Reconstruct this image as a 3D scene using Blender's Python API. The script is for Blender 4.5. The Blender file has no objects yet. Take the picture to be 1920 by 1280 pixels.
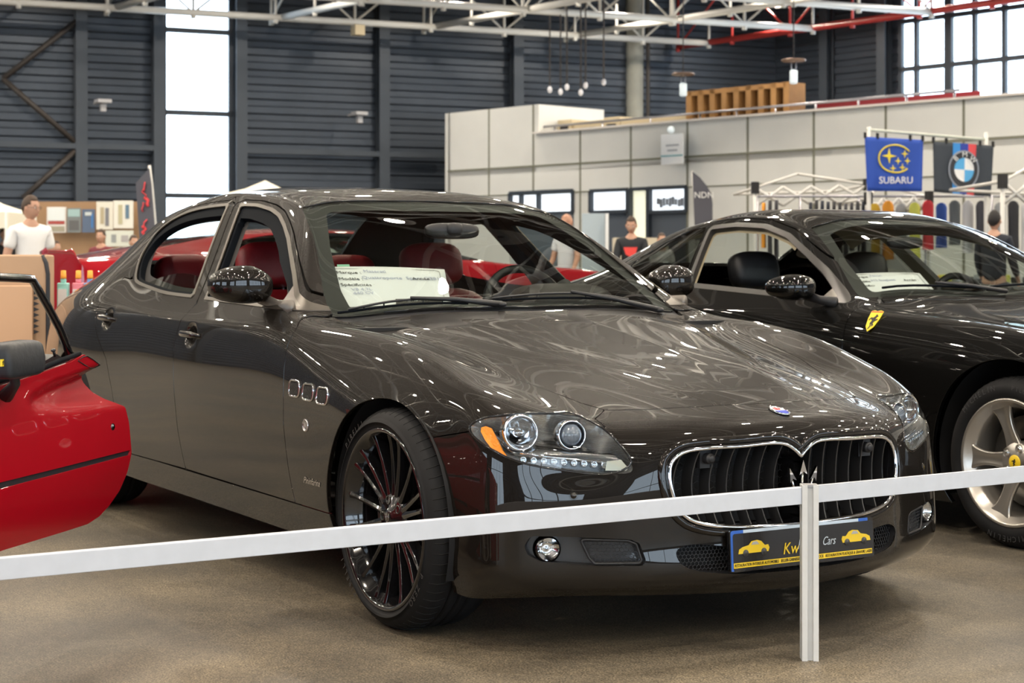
import bpy, bmesh, math, random
import numpy as np
from mathutils import Vector, Matrix
from mathutils.bvhtree import BVHTree
PI = math.pi
sc = bpy.context.scene
COL = sc.collection
# ------------------------------------------------------------------ camera, world, lamps, exposure
CAM = np.array([4.5633, -3.2035, 1.0818]); YAW = 2.60228; FPX = 3235.85; HOR = 492.29
FWD = np.array([math.cos(YAW), math.sin(YAW), 0.0]); RGT = np.array([math.sin(YAW), -math.cos(YAW), 0.0])
def P3(u, v, d):
    """world point seen at (u, v) of the photograph, d metres in front of the camera"""
    p = CAM + d*(FWD + RGT*(u-960)/FPX + np.array([0, 0, 1.])*(HOR-v)/FPX)
    return Vector(p.tolist())
def G3(u, d, z=0.0):
    p = P3(u, HOR, d); p.z = z; return p
cd = bpy.data.cameras.new('camera'); cam = bpy.data.objects.new('camera', cd); COL.objects.link(cam)
cam.location = CAM.tolist(); cam.rotation_euler = (PI/2, 0, YAW-PI/2)
cd.sensor_width = 36; cd.lens = FPX/1920*36; cd.shift_y = -(640-HOR)/1920
cd.dof.use_dof = True; cd.dof.focus_distance = 5.0; cd.dof.aperture_fstop = 7.1; cd.clip_end = 400
sc.camera = cam
sc.view_settings.view_transform = 'Standard'; sc.view_settings.look = 'None'
sc.view_settings.exposure = -0.22; sc.view_settings.gamma = 1; sc.view_settings.use_curve_mapping = False
sc.cycles.use_denoising = True; sc.cycles.use_adaptive_sampling = True; sc.cycles.adaptive_threshold = .04
sc.cycles.max_bounces = 8; sc.cycles.transparent_max_bounces = 16; sc.cycles.glossy_bounces = 4
sc.cycles.diffuse_bounces = 2; sc.cycles.caustics_reflective = False; sc.cycles.caustics_refractive = False
sc.cycles.sample_clamp_indirect = 6
world = bpy.data.worlds.new('world'); sc.world = world; world.use_nodes = True
world.node_tree.nodes['Background'].inputs[0].default_value = (.76, .89, 1, 1)
world.node_tree.nodes['Background'].inputs[1].default_value = 7.0

# hall axes (seen from above)
def azdir(deg_right):
    a = YAW - math.radians(deg_right); return Vector((math.cos(a), math.sin(a), 0))
UA = azdir(64); UB = azdir(-42)
LAMP_Z = 7.3; LAMP_W = 165.0
lamp_spots = []
_o = G3(1174, 40)
for i in range(-10, 7):
    for j in range(-3, 16):
        p = _o + UA*(i*4.2) - UB*(j*4.2)
        lamp_spots.append((p.x, p.y))
# ------------------------------------------------------------------ naming, materials, mesh helpers
def tag(o, label=None, cat=None, group=None, kind=None):
    if label: o['label'] = label
    if cat: o['category'] = cat
    if group: o['group'] = group
    if kind: o['kind'] = kind
    return o
def thing(name, label, cat, loc=(0, 0, 0), rz=0, group=None):
    o = bpy.data.objects.new(name, None); COL.objects.link(o); o.location = loc; o.rotation_euler = (0, 0, rz)
    o.empty_display_size = .1
    return tag(o, label, cat, group)
def copy_tree(o, parent=None):
    c = o.copy(); COL.objects.link(c)
    if parent: c.parent = parent
    for ch in list(o.children): copy_tree(ch, c)
    return c

MATS = {}
def mat(name, col=(.8, .8, .8), rough=.5, metal=0.0, coat=0.0, spec=.5, noise=0, nscale=20, emit=None, estr=0, ior=1.45, bump=0, coatr=.03, sheen=0):
    if name in MATS: return MATS[name]
    m = bpy.data.materials.new(name); m.use_nodes = True; nt = m.node_tree; b = nt.nodes['Principled BSDF']
    b.inputs['Base Color'].default_value = (*col, 1); b.inputs['Roughness'].default_value = rough
    b.inputs['Metallic'].default_value = metal; b.inputs['Coat Weight'].default_value = coat
    b.inputs['Coat Roughness'].default_value = coatr; b.inputs['Specular IOR Level'].default_value = spec
    b.inputs['IOR'].default_value = ior; b.inputs['Sheen Weight'].default_value = sheen
    if emit: b.inputs['Emission Color'].default_value = (*emit, 1); b.inputs['Emission Strength'].default_value = estr
    if noise or bump:
        tc = nt.nodes.new('ShaderNodeTexCoord'); n = nt.nodes.new('ShaderNodeTexNoise')
        n.inputs['Scale'].default_value = nscale; n.inputs['Detail'].default_value = 5
        nt.links.new(tc.outputs['Object'], n.inputs['Vector'])
        if noise:
            r = nt.nodes.new('ShaderNodeMapRange'); r.inputs[1].default_value = .3; r.inputs[2].default_value = .7
            r.inputs[3].default_value = 1-noise; r.inputs[4].default_value = 1+noise
            nt.links.new(n.outputs['Fac'], r.inputs[0])
            mx = nt.nodes.new('ShaderNodeVectorMath'); mx.operation = 'SCALE'; mx.inputs[0].default_value = col
            nt.links.new(r.outputs[0], mx.inputs['Scale']); nt.links.new(mx.outputs[0], b.inputs['Base Color'])
        if bump:
            bp = nt.nodes.new('ShaderNodeBump'); bp.inputs['Strength'].default_value = bump; bp.inputs['Distance'].default_value = .01
            nt.links.new(n.outputs['Fac'], bp.inputs['Height']); nt.links.new(bp.outputs[0], b.inputs['Normal'])
    MATS[name] = m; return m
def thin_glass(name, tint=(.9, .95, .92), refl=1.0, rough=0.0):
    if name in MATS: return MATS[name]
    m = bpy.data.materials.new(name); m.use_nodes = True; nt = m.node_tree; nt.nodes.clear()
    out = nt.nodes.new('ShaderNodeOutputMaterial'); mix = nt.nodes.new('ShaderNodeMixShader')
    t = nt.nodes.new('ShaderNodeBsdfTransparent'); t.inputs[0].default_value = (*tint, 1)
    g = nt.nodes.new('ShaderNodeBsdfGlossy'); g.inputs['Roughness'].default_value = rough
    f = nt.nodes.new('ShaderNodeFresnel'); f.inputs['IOR'].default_value = 1.5
    ge = nt.nodes.new('ShaderNodeNewGeometry'); mr = nt.nodes.new('ShaderNodeMapRange'); mr.inputs[3].default_value = 1.5; mr.inputs[4].default_value = 1/1.5
    nt.links.new(ge.outputs['Backfacing'], mr.inputs[0]); nt.links.new(mr.outputs[0], f.inputs['IOR'])
    ml = nt.nodes.new('ShaderNodeMath'); ml.operation = 'MULTIPLY'; ml.inputs[1].default_value = 1.6*refl; ml.use_clamp = True
    nt.links.new(f.outputs[0], ml.inputs[0]); nt.links.new(ml.outputs[0], mix.inputs[0])
    nt.links.new(t.outputs[0], mix.inputs[1]); nt.links.new(g.outputs[0], mix.inputs[2]); nt.links.new(mix.outputs[0], out.inputs[0])
    MATS[name] = m; return m
def car_paint(name, col, metal, rough, flake=0.0):
    m = mat(name, col, rough, metal, coat=1.0, coatr=.012)
    nt = m.node_tree; b = nt.nodes['Principled BSDF']
    if flake:
        tc = nt.nodes.new('ShaderNodeTexCoord'); v = nt.nodes.new('ShaderNodeTexVoronoi'); v.inputs['Scale'].default_value = 900
        nt.links.new(tc.outputs['Object'], v.inputs['Vector'])
        r = nt.nodes.new('ShaderNodeMapRange'); r.inputs[3].default_value = 1-flake; r.inputs[4].default_value = 1+flake
        nt.links.new(v.outputs['Color'], r.inputs[0])
        mx = nt.nodes.new('ShaderNodeVectorMath'); mx.operation = 'SCALE'; mx.inputs[0].default_value = col
        nt.links.new(r.outputs[0], mx.inputs['Scale']); nt.links.new(mx.outputs[0], b.inputs['Base Color'])
    b.inputs['Coat IOR'].default_value = 1.5; b.inputs['Specular IOR Level'].default_value = .08
    return m
PAINT = car_paint('graphite_paint', (.0085, .0069, .0058), .25, .42, .4)
BLACKPAINT = car_paint('black_paint', (.002, .002, .002), .0, .6)
BLACKPAINT.node_tree.nodes['Principled BSDF'].inputs['Specular IOR Level'].default_value = .05
REDPAINT = car_paint('red_paint', (.30, .002, .009), .0, .45)
CHROME = mat('chrome', (.82, .82, .84), .06, 1)
SATIN = mat('satin_trim', (.10, .09, .078), .35, .9)
DARKCHROME = mat('dark_chrome', (.10, .10, .11), .15, 1)
GLOSSBLACK = mat('gloss_black', (.006, .006, .007), .12, 0, coat=1)
RUBBER = mat('rubber', (.007, .0085, .011), .6, 0, spec=.03)
TYRE = mat('tyre_rubber', (.014, .014, .015), .6, 0, spec=.12, noise=.2, nscale=9)
BLACKPL = mat('black_plastic', (.014, .014, .016), .45)
DARKIN = mat('dark_interior', (.012, .012, .013), .7)
REDLEATHER = mat('red_leather', (.20, .008, .012), .42, bump=.15, nscale=260)
TANLEATHER = mat('dark_leather', (.030, .024, .024), .45, bump=.15, nscale=260)
BLACKLEATHER = mat('black_leather', (.012, .012, .014), .4, bump=.15, nscale=260)
BEIGEIN = mat('beige_interior', (.35, .30, .20), .6)
WHITEPAPER = mat('white_paper', (.80, .80, .82), .7)
INK = mat('black_ink', (.01, .01, .01), .6)
BLUEINK = mat('blue_ink', (.46, .48, .62), .6)
WINDGLASS = thin_glass('car_glass', (.74, .79, .76), .72)
CLEARGLASS = thin_glass('clear_glass', (.93, .95, .95), .8)
WHITEPVC = mat('white_pvc', (.58, .58, .57), .42, noise=.03, nscale=30)
ALU = mat('alloy', (.55, .52, .48), .32, .85)
YELLOW = mat('yellow_print', (.80, .55, .02), .4)
WHITEPRINT = mat('white_print', (.85, .85, .85), .5)

def mesh_obj(name, V, F, m=None, parent=None, smooth=False, mats=None, fm=None):
    me = bpy.data.meshes.new(name); me.from_pydata([tuple(v) for v in V], [], F)
    if mats:
        for x in mats: me.materials.append(x)
        if fm: me.polygons.foreach_set('material_index', fm)
    elif m: me.materials.append(m)
    if smooth: me.polygons.foreach_set('use_smooth', [True]*len(me.polygons))
    me.update(); o = bpy.data.objects.new(name, me); COL.objects.link(o)
    if parent: o.parent = parent
    return o
class MB:
    """collects shapes into one mesh, one material index per shape"""
    def __init__(s): s.V, s.F, s.fm, s.sm, s.mi = [], [], [], [], 0
    def add(s, V, F, smooth=False, M=None):
        n = len(s.V)
        s.V += [tuple(M @ Vector(v)) if M else tuple(v) for v in V]
        s.F += [tuple(i+n for i in f) for f in F]; s.fm += [s.mi]*len(F); s.sm += [smooth]*len(F)
    def box(s, c, size, M=None, rot=None):
        x, y, z = (a/2 for a in size)
        V = [(sx*x, sy*y, sz*z) for sx in (-1, 1) for sy in (-1, 1) for sz in (-1, 1)]
        T = Matrix.Translation(c)
        if rot: T = T @ rot
        if M: T = M @ T
        s.add(V, [(0, 1, 3, 2), (4, 6, 7, 5), (0, 4, 5, 1), (2, 3, 7, 6), (0, 2, 6, 4), (1, 5, 7, 3)], False, T)
    def tube(s, pts, r, n=10, closed=False, cap=True, M=None, flat=1.0, up=None):
        pts = [Vector(p) for p in pts]; m = len(pts); V = []; F = []; prev = None
        for i, p in enumerate(pts):
            t = (pts[(i+1) % m]-pts[i-1]) if (closed or 0 < i < m-1) else (pts[1]-pts[0] if i == 0 else pts[-1]-pts[-2])
            t.normalize()
            if up is not None: a = Vector(up)
            else: a = prev if prev is not None else (Vector((0, 0, 1)) if abs(t.z) < .9 else Vector((1, 0, 0)))
            a = a - t*a.dot(t)
            if a.length < 1e-6: a = t.orthogonal()
            a.normalize(); b = t.cross(a); prev = a
            ri = r[i] if hasattr(r, '__len__') else r
            for k in range(n):
                q = 2*PI*k/n; V.append(p + a*math.cos(q)*ri + b*math.sin(q)*ri*flat)
        seg = m if closed else m-1
        for i in range(seg):
            for k in range(n):
                a0, a1 = i*n+k, i*n+(k+1) % n; b0, b1 = ((i+1) % m)*n+k, ((i+1) % m)*n+(k+1) % n
                F.append((a0, a1, b1, b0))
        if cap and not closed: F.append(tuple(range(n-1, -1, -1))); F.append(tuple((m-1)*n+k for k in range(n)))
        s.add(V, F, True, M)
    def lathe(s, prof, n=32, axis='z', M=None, caps=False, arc=2*PI):
        V = []; F = []; m = len(prof); full = abs(arc-2*PI) < 1e-6
        for k in range(n if full else n+1):
            q = arc*k/n; c, sn = math.cos(q), math.sin(q)
            for r, h in prof:
                V.append((r*c, r*sn, h) if axis == 'z' else ((r*c, h, r*sn) if axis == 'y' else (h, r*c, r*sn)))
        N = n if full else n+1
        for k in range(n):
            for i in range(m-1):
                a, b = k*m+i, k*m+i+1; c2, d = ((k+1) % N)*m+i, ((k+1) % N)*m+i+1
                F.append((a, c2, d, b) if axis != 'y' else (a, b, d, c2))
        s.add(V, F, True, M)
    def prism(s, poly, z0, z1, M=None, smooth=False):
        n = len(poly); V = [(x, y, z0) for x, y in poly]+[(x, y, z1) for x, y in poly]
        F = [tuple(range(n-1, -1, -1)), tuple(range(n, 2*n))]+[(i, (i+1) % n, n+(i+1) % n, n+i) for i in range(n)]
        s.add(V, F, smooth, M)
    def sphere(s, c, r, n=16, M=None, sc3=(1, 1, 1)):
        V = []; F = []; m = n//2
        for i in range(m+1):
            t = PI*i/m
            for k in range(n):
                q = 2*PI*k/n; V.append((c[0]+r*sc3[0]*math.sin(t)*math.cos(q), c[1]+r*sc3[1]*math.sin(t)*math.sin(q), c[2]+r*sc3[2]*math.cos(t)))
        for i in range(m):
            for k in range(n): F.append((i*n+k, (i+1)*n+k, (i+1)*n+(k+1) % n, i*n+(k+1) % n))
        s.add(V, F, True, M)
    def build(s, name, m=None, parent=None, bevel=0, subsurf=0, seg=2):
        mats = m if isinstance(m, (list, tuple)) else None
        me = bpy.data.meshes.new(name); me.from_pydata(s.V, [], s.F)
        for x in (mats or [m]): me.materials.append(x)
        me.polygons.foreach_set('material_index', s.fm); me.polygons.foreach_set('use_smooth', s.sm); me.update()
        bm = bmesh.new(); bm.from_mesh(me); bmesh.ops.recalc_face_normals(bm, faces=bm.faces); bm.to_mesh(me); bm.free()
        o = bpy.data.objects.new(name, me); COL.objects.link(o)
        if parent: o.parent = parent
        if bevel:
            md = o.modifiers.new('b', 'BEVEL'); md.width = bevel; md.segments = seg; md.limit_method = 'ANGLE'; md.angle_limit = .6
            me.polygons.foreach_set('use_smooth', [True]*len(me.polygons)); md.harden_normals = True
        if subsurf:
            md = o.modifiers.new('s', 'SUBSURF'); md.levels = subsurf; md.render_levels = subsurf
        return o
def frame3(o, x, y=None, z=None):
    """matrix with given axes"""
    x = Vector(x).normalized()
    if z is not None: z = Vector(z).normalized(); y = z.cross(x).normalized(); z = x.cross(y)
    else: y = Vector(y).normalized(); z = x.cross(y).normalized(); y = z.cross(x)
    M = Matrix((x, y, z)).transposed().to_4x4(); M.translation = Vector(o); return M
def text_obj(name, body, size, M, m, parent=None, align='LEFT', ext=.0004, shear=0, xs=1.0, space=1.0):
    cu = bpy.data.curves.new(name, 'FONT'); cu.body = body; cu.size = size; cu.align_x = align; cu.align_y = 'CENTER'
    cu.extrude = ext; cu.shear = shear; cu.resolution_u = 3; cu.space_character = space
    ob = bpy.data.objects.new(name, cu); COL.objects.link(ob)
    dg = bpy.context.evaluated_depsgraph_get(); me = bpy.data.meshes.new_from_object(ob.evaluated_get(dg))
    bpy.data.objects.remove(ob); me.materials.clear(); me.materials.append(m)
    o = bpy.data.objects.new(name, me); COL.objects.link(o); me.name = name
    if parent: o.parent = parent
    o.matrix_local = M @ Matrix.Diagonal((xs, 1, 1, 1)); return o
# ------------------------------------------------------------------ surfaces
def subdivide_cage(V, F, levels=3, fit=3):
    """Catmull-Clark limit surface that passes close to the cage points."""
    target = np.array(V, float); P = target.copy(); n = len(P)
    def evaluate(P, lv):
        me = bpy.data.meshes.new('tmp_cage'); me.from_pydata(P.tolist(), [], F); me.update()
        ob = bpy.data.objects.new('tmp_cage', me); COL.objects.link(ob)
        md = ob.modifiers.new('s', 'SUBSURF'); md.levels = lv; md.render_levels = lv
        md.use_limit_surface = True; md.quality = 5
        try: md.boundary_smooth = 'ALL'
        except Exception: pass
        dg = bpy.context.evaluated_depsgraph_get(); ev = ob.evaluated_get(dg); m = ev.to_mesh()
        co = np.empty(len(m.vertices)*3); m.vertices.foreach_get('co', co); co = co.reshape(-1, 3)
        no = np.empty(len(m.vertices)*3); m.vertices.foreach_get('normal', no); no = no.reshape(-1, 3)
        q = np.empty(len(m.loops), int); m.loops.foreach_get('vertex_index', q); q = q.reshape(-1, 4)
        ev.to_mesh_clear(); bpy.data.objects.remove(ob); bpy.data.meshes.remove(me)
        return co, no, q
    for _ in range(fit):
        co, _n, _q = evaluate(P, 1)
        P = P + 0.85*(target - co[:n])
    return evaluate(P, levels)

def quads_to_tris(q):
    return np.concatenate([q[:, [0, 1, 2]], q[:, [0, 2, 3]]])

class Surf:
    """triangles with vertex normals; clipped by scalar fields"""
    def __init__(s, v, n, t): s.v, s.n, s.t = np.asarray(v, float), np.asarray(n, float), np.asarray(t, int)
    def compact(s):
        u, inv = np.unique(s.t.ravel(), return_inverse=True)
        return Surf(s.v[u], s.n[u], inv.reshape(-1, 3))
    def clip(s, f):
        """keep f<0; returns (inside, outside)"""
        f = np.asarray(f, float).copy(); f[np.abs(f) < 2e-5] = 2e-5
        neg = f < 0; c = neg[s.t].sum(1)
        res = []
        mixed = s.t[(c > 0) & (c < 3)]
        e = np.concatenate([mixed[:, [0, 1]], mixed[:, [1, 2]], mixed[:, [2, 0]]])
        e = np.sort(e, 1); e = np.unique(e, axis=0); e = e[neg[e[:, 0]] != neg[e[:, 1]]]
        nv = len(s.v)
        if len(e):
            w = f[e[:, 0]]/(f[e[:, 0]] - f[e[:, 1]]); w = w[:, None]
            V = np.vstack([s.v, s.v[e[:, 0]]*(1-w) + s.v[e[:, 1]]*w])
            N = np.vstack([s.n, s.n[e[:, 0]]*(1-w) + s.n[e[:, 1]]*w])
            key = {(a, b): nv+i for i, (a, b) in enumerate(e.tolist())}
        else: V, N, key = s.v, s.n, {}
        tin, tout = [], []
        for a, b, d in mixed.tolist():
            for _ in range(3):
                if (neg[a] != neg[b]) and (neg[a] != neg[d]): break
                a, b, d = b, d, a
            ab = key[(min(a, b), max(a, b))]; ad = key[(min(a, d), max(a, d))]
            one, two = (tin, tout) if neg[a] else (tout, tin)
            one.append((a, ab, ad)); two.append((ab, b, d)); two.append((ab, d, ad))
        for lst, full in ((tin, c == 3), (tout, c == 0)):
            T = s.t[full]
            if lst: T = np.vstack([T, np.array(lst)])
            res.append(Surf(V, N, T.reshape(-1, 3)).compact() if len(T) else Surf(np.zeros((0, 3)), np.zeros((0, 3)), np.zeros((0, 3), int)))
        return res
    def boundary(s):
        e = np.concatenate([s.t[:, [0, 1]], s.t[:, [1, 2]], s.t[:, [2, 0]]])
        k = np.sort(e, 1); h = k[:, 0]*(len(s.v)+1) + k[:, 1]
        u, idx, cnt = np.unique(h, return_index=True, return_counts=True)
        return e[idx[cnt == 1]]
    def mirrored(s):
        m = np.array([1, -1, 1.]); return Surf(s.v*m, s.n*m, s.t[:, ::-1])
    def __add__(s, o): return Surf(np.vstack([s.v, o.v]), np.vstack([s.n, o.n]), np.vstack([s.t, o.t+len(s.v)]))
    def offset(s, d): return Surf(s.v + s.n*d, s.n, s.t)

def poly_smooth(pts, n=12, closed=True):
    """Catmull-Rom through points"""
    P = np.array(pts, float); m = len(P); out = []
    for i in range(m if closed else m-1):
        p0, p1, p2, p3 = (P[(i+k-1) % m] if closed else P[min(max(i+k-1, 0), m-1)] for k in range(4))
        for k in range(n):
            t = k/n
            out.append(.5*((2*p1)+(-p0+p2)*t+(2*p0-5*p1+4*p2-p3)*t*t+(-p0+3*p1-3*p2+p3)*t**3))
    if not closed: out.append(P[-1])
    return np.array(out)

def poly_round(pts, r, n=6):
    """polygon with rounded corners; r a number or a list"""
    P = np.array(pts, float); m = len(P); out = []
    for i in range(m):
        a, b, c = P[i-1], P[i], P[(i+1) % m]
        ri = r[i] if hasattr(r, '__len__') else r
        u, v = a-b, c-b; lu, lv = np.linalg.norm(u), np.linalg.norm(v); u, v = u/lu, v/lv
        if ri <= 0: out.append(b); continue
        ang = math.acos(max(-1, min(1, u@v))); d = min(ri/math.tan(ang/2), lu*.49, lv*.49)
        p, q = b+u*d, b+v*d
        for k in range(n+1):
            t = k/n; out.append((1-t)**2*p + 2*t*(1-t)*b + t*t*q)
    return np.array(out)

def sdf(P, poly):
    """signed distance of 2-D points to a closed polygon, negative inside"""
    P = np.asarray(P, float); A = np.asarray(poly, float); B = np.roll(A, -1, 0)
    d2 = np.full(len(P), 1e9); w = np.zeros(len(P), int)
    for a, b in zip(A, B):
        ab = b-a; L = ab@ab
        if L < 1e-14: continue
        ap = P-a; t = np.clip((ap@ab)/L, 0, 1)
        q = ap - t[:, None]*ab; d2 = np.minimum(d2, (q**2).sum(1))
        cr = ab[0]*ap[:, 1]-ab[1]*ap[:, 0]
        w += ((a[1] <= P[:, 1]) & (b[1] > P[:, 1]) & (cr > 0)).astype(int)
        w -= ((a[1] > P[:, 1]) & (b[1] <= P[:, 1]) & (cr < 0)).astype(int)
    return np.where(w != 0, -1, 1)*np.sqrt(d2)

def surf_obj(name, s, mat, parent=None, rim=0.012, smooth=True):
    """links the clipped shell as one mesh, with a turned-in rim so it has thickness"""
    v, n, t = s.v, s.n/np.maximum(1e-9, np.linalg.norm(s.n, axis=1))[:, None], s.t
    nv = len(v); polys = t.tolist(); vn = [n]
    vv = [v]
    if rim:
        e = s.boundary()
        u, inv = np.unique(e.ravel(), return_inverse=True); inv = inv.reshape(-1, 2)
        if len(u):
            acc = np.zeros((len(u), 3)); d = v[e[:, 1]]-v[e[:, 0]]
            o = np.cross(d, n[e[:, 0]]); o /= np.maximum(1e-9, np.linalg.norm(o, axis=1))[:, None]
            np.add.at(acc, inv[:, 0], o); np.add.at(acc, inv[:, 1], o)
            acc /= np.maximum(1e-9, np.linalg.norm(acc, axis=1))[:, None]
            r0 = v[u]; r1 = v[u] - n[u]*0.004 - acc*0.0; r2 = v[u] - n[u]*rim - acc*min(.003, rim*.3)
            vv += [r0, r1, r2]; nn = acc*.75+n[u]*.66; vn += [nn, acc, acc]
            k = len(u); a, b = inv[:, 0], inv[:, 1]
            for off in (0, k):
                polys += np.stack([nv+off+b, nv+off+a, nv+off+k+a, nv+off+k+b], 1).tolist()
    V = np.vstack(vv); N = np.vstack(vn); N /= np.maximum(1e-9, np.linalg.norm(N, axis=1))[:, None]
    me = bpy.data.meshes.new(name); me.from_pydata(V.tolist(), [], polys)
    me.polygons.foreach_set('use_smooth', [True]*len(me.polygons)); me.update()
    if len(me.vertices) == len(N): me.normals_split_custom_set_from_vertices(N.tolist())
    if mat: me.materials.append(mat)
    ob = bpy.data.objects.new(name, me); COL.objects.link(ob)
    if parent: ob.parent = parent
    return ob
# ------------------------------------------------------------------ the grey saloon: car axes, x forward from the front axle, y left, z up
def car_cage(top, side, front, rear):
    """top[i][j] : stations x columns (centre..belt), side[i][k]: rows under the belt, front/rear[j][k]: end patches.
    All on y>=0; returned mirrored into one closed-sided cage."""
    ns, nc, nr = len(top), len(top[0]), len(side[0])
    V = []; F = []; idx = {}
    def vid(p, sgn):
        x, y, z = p; y = y*sgn
        k = (round(x, 5), round(y, 5) + 0.0, round(z, 5))
        if k not in idx: idx[k] = len(V); V.append((x, y, z))
        return idx[k]
    for sgn in (1, -1):
        def quad(a, b, c, d):
            q = [vid(p, sgn) for p in (a, b, c, d)]
            if sgn < 0: q = q[::-1]
            F.append(q)
        for i in range(ns-1):
            for j in range(nc-1): quad(top[i][j], top[i][j+1], top[i+1][j+1], top[i+1][j])
            col = [[top[i][nc-1]]+side[i], [top[i+1][nc-1]]+side[i+1]]
            for k in range(nr): quad(col[0][k], col[0][k+1], col[1][k+1], col[1][k])
        fr = [[top[0][j]] + (front[j] if j < nc-1 else side[0]) for j in range(nc)]
        for j in range(nc-1):
            for k in range(nr): quad(fr[j+1][k], fr[j][k], fr[j][k+1], fr[j+1][k+1])
        rr = [[top[-1][j]] + (rear[j] if j < nc-1 else side[-1]) for j in range(nc)]
        for j in range(nc-1):
            for k in range(nr): quad(rr[j][k], rr[j+1][k], rr[j+1][k+1], rr[j][k+1])
    return V, F

# columns A centre, B, C, D (bonnet seam / pillar inner), E (pillar outer / window top), F (crown / belt)
QP_TOP = [
 [(.770,0,.640),(.758,.20,.636),(.713,.37,.628),(.660,.49,.617),(.585,.63,.620),(.462,.785,.640)],
 [(.640,0,.680),(.630,.20,.678),(.590,.37,.671),(.545,.50,.662),(.455,.64,.680),(.328,.792,.720)],
 [(.430,0,.728),(.425,.20,.727),(.400,.37,.720),(.360,.53,.709),(.290,.67,.730),(.190,.802,.762)],
 [(.150,0,.783),(.150,.20,.782),(.130,.38,.776),(.100,.57,.767),(.060,.70,.800),(.020,.810,.810)],
 [(-.150,0,.835),(-.150,.20,.834),(-.160,.40,.826),(-.180,.61,.817),(-.190,.72,.850),(-.200,.818,.850)],
 [(-.430,0,.884),(-.430,.22,.883),(-.440,.43,.877),(-.470,.65,.862),(-.480,.755,.877),(-.480,.830,.876)],
 [(-.600,0,.922),(-.605,.24,.921),(-.640,.47,.915),(-.720,.690,.899),(-.700,.775,.896),(-.690,.845,.892)],
 [(-.790,0,1.000),(-.800,.25,.998),(-.825,.48,.988),(-.880,.690,.978),(-.880,.780,.958),(-.900,.855,.922)],
 [(-1.120,0,1.160),(-1.115,.26,1.157),(-1.120,.46,1.148),(-1.120,.615,1.145),(-1.140,.706,1.102),(-1.200,.858,.930)],
 [(-1.470,0,1.342),(-1.460,.27,1.338),(-1.445,.42,1.327),(-1.430,.525,1.300),(-1.470,.610,1.258),(-1.520,.858,.937)],
 [(-1.850,0,1.400),(-1.850,.27,1.394),(-1.850,.43,1.377),(-1.850,.53,1.352),(-1.850,.600,1.320),(-1.850,.852,.946)],
 [(-2.230,0,1.418),(-2.230,.27,1.412),(-2.230,.43,1.392),(-2.230,.53,1.366),(-2.230,.602,1.330),(-2.230,.845,.965)],
 [(-2.600,0,1.405),(-2.600,.27,1.399),(-2.600,.42,1.378),(-2.600,.530,1.340),(-2.640,.635,1.275),(-2.600,.815,1.005)],
 [(-2.950,0,1.362),(-2.950,.27,1.356),(-2.950,.42,1.338),(-2.950,.535,1.298),(-2.950,.655,1.200),(-2.900,.815,1.010)],
 [(-3.300,0,1.240),(-3.300,.27,1.235),(-3.300,.43,1.215),(-3.290,.575,1.160),(-3.270,.710,1.055),(-3.230,.835,.965)],
 [(-3.640,0,1.085),(-3.640,.27,1.084),(-3.640,.45,1.070),(-3.620,.60,1.035),(-3.590,.72,.985),(-3.550,.820,.915)],
 [(-3.920,0,1.025),(-3.920,.27,1.022),(-3.910,.45,1.008),(-3.880,.58,.985),(-3.830,.70,.940),(-3.780,.790,.880)],
 [(-4.180,0,.985),(-4.175,.27,.980),(-4.150,.45,.965),(-4.100,.57,.945),(-4.020,.67,.905),(-3.920,.755,.850)],
]
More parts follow.
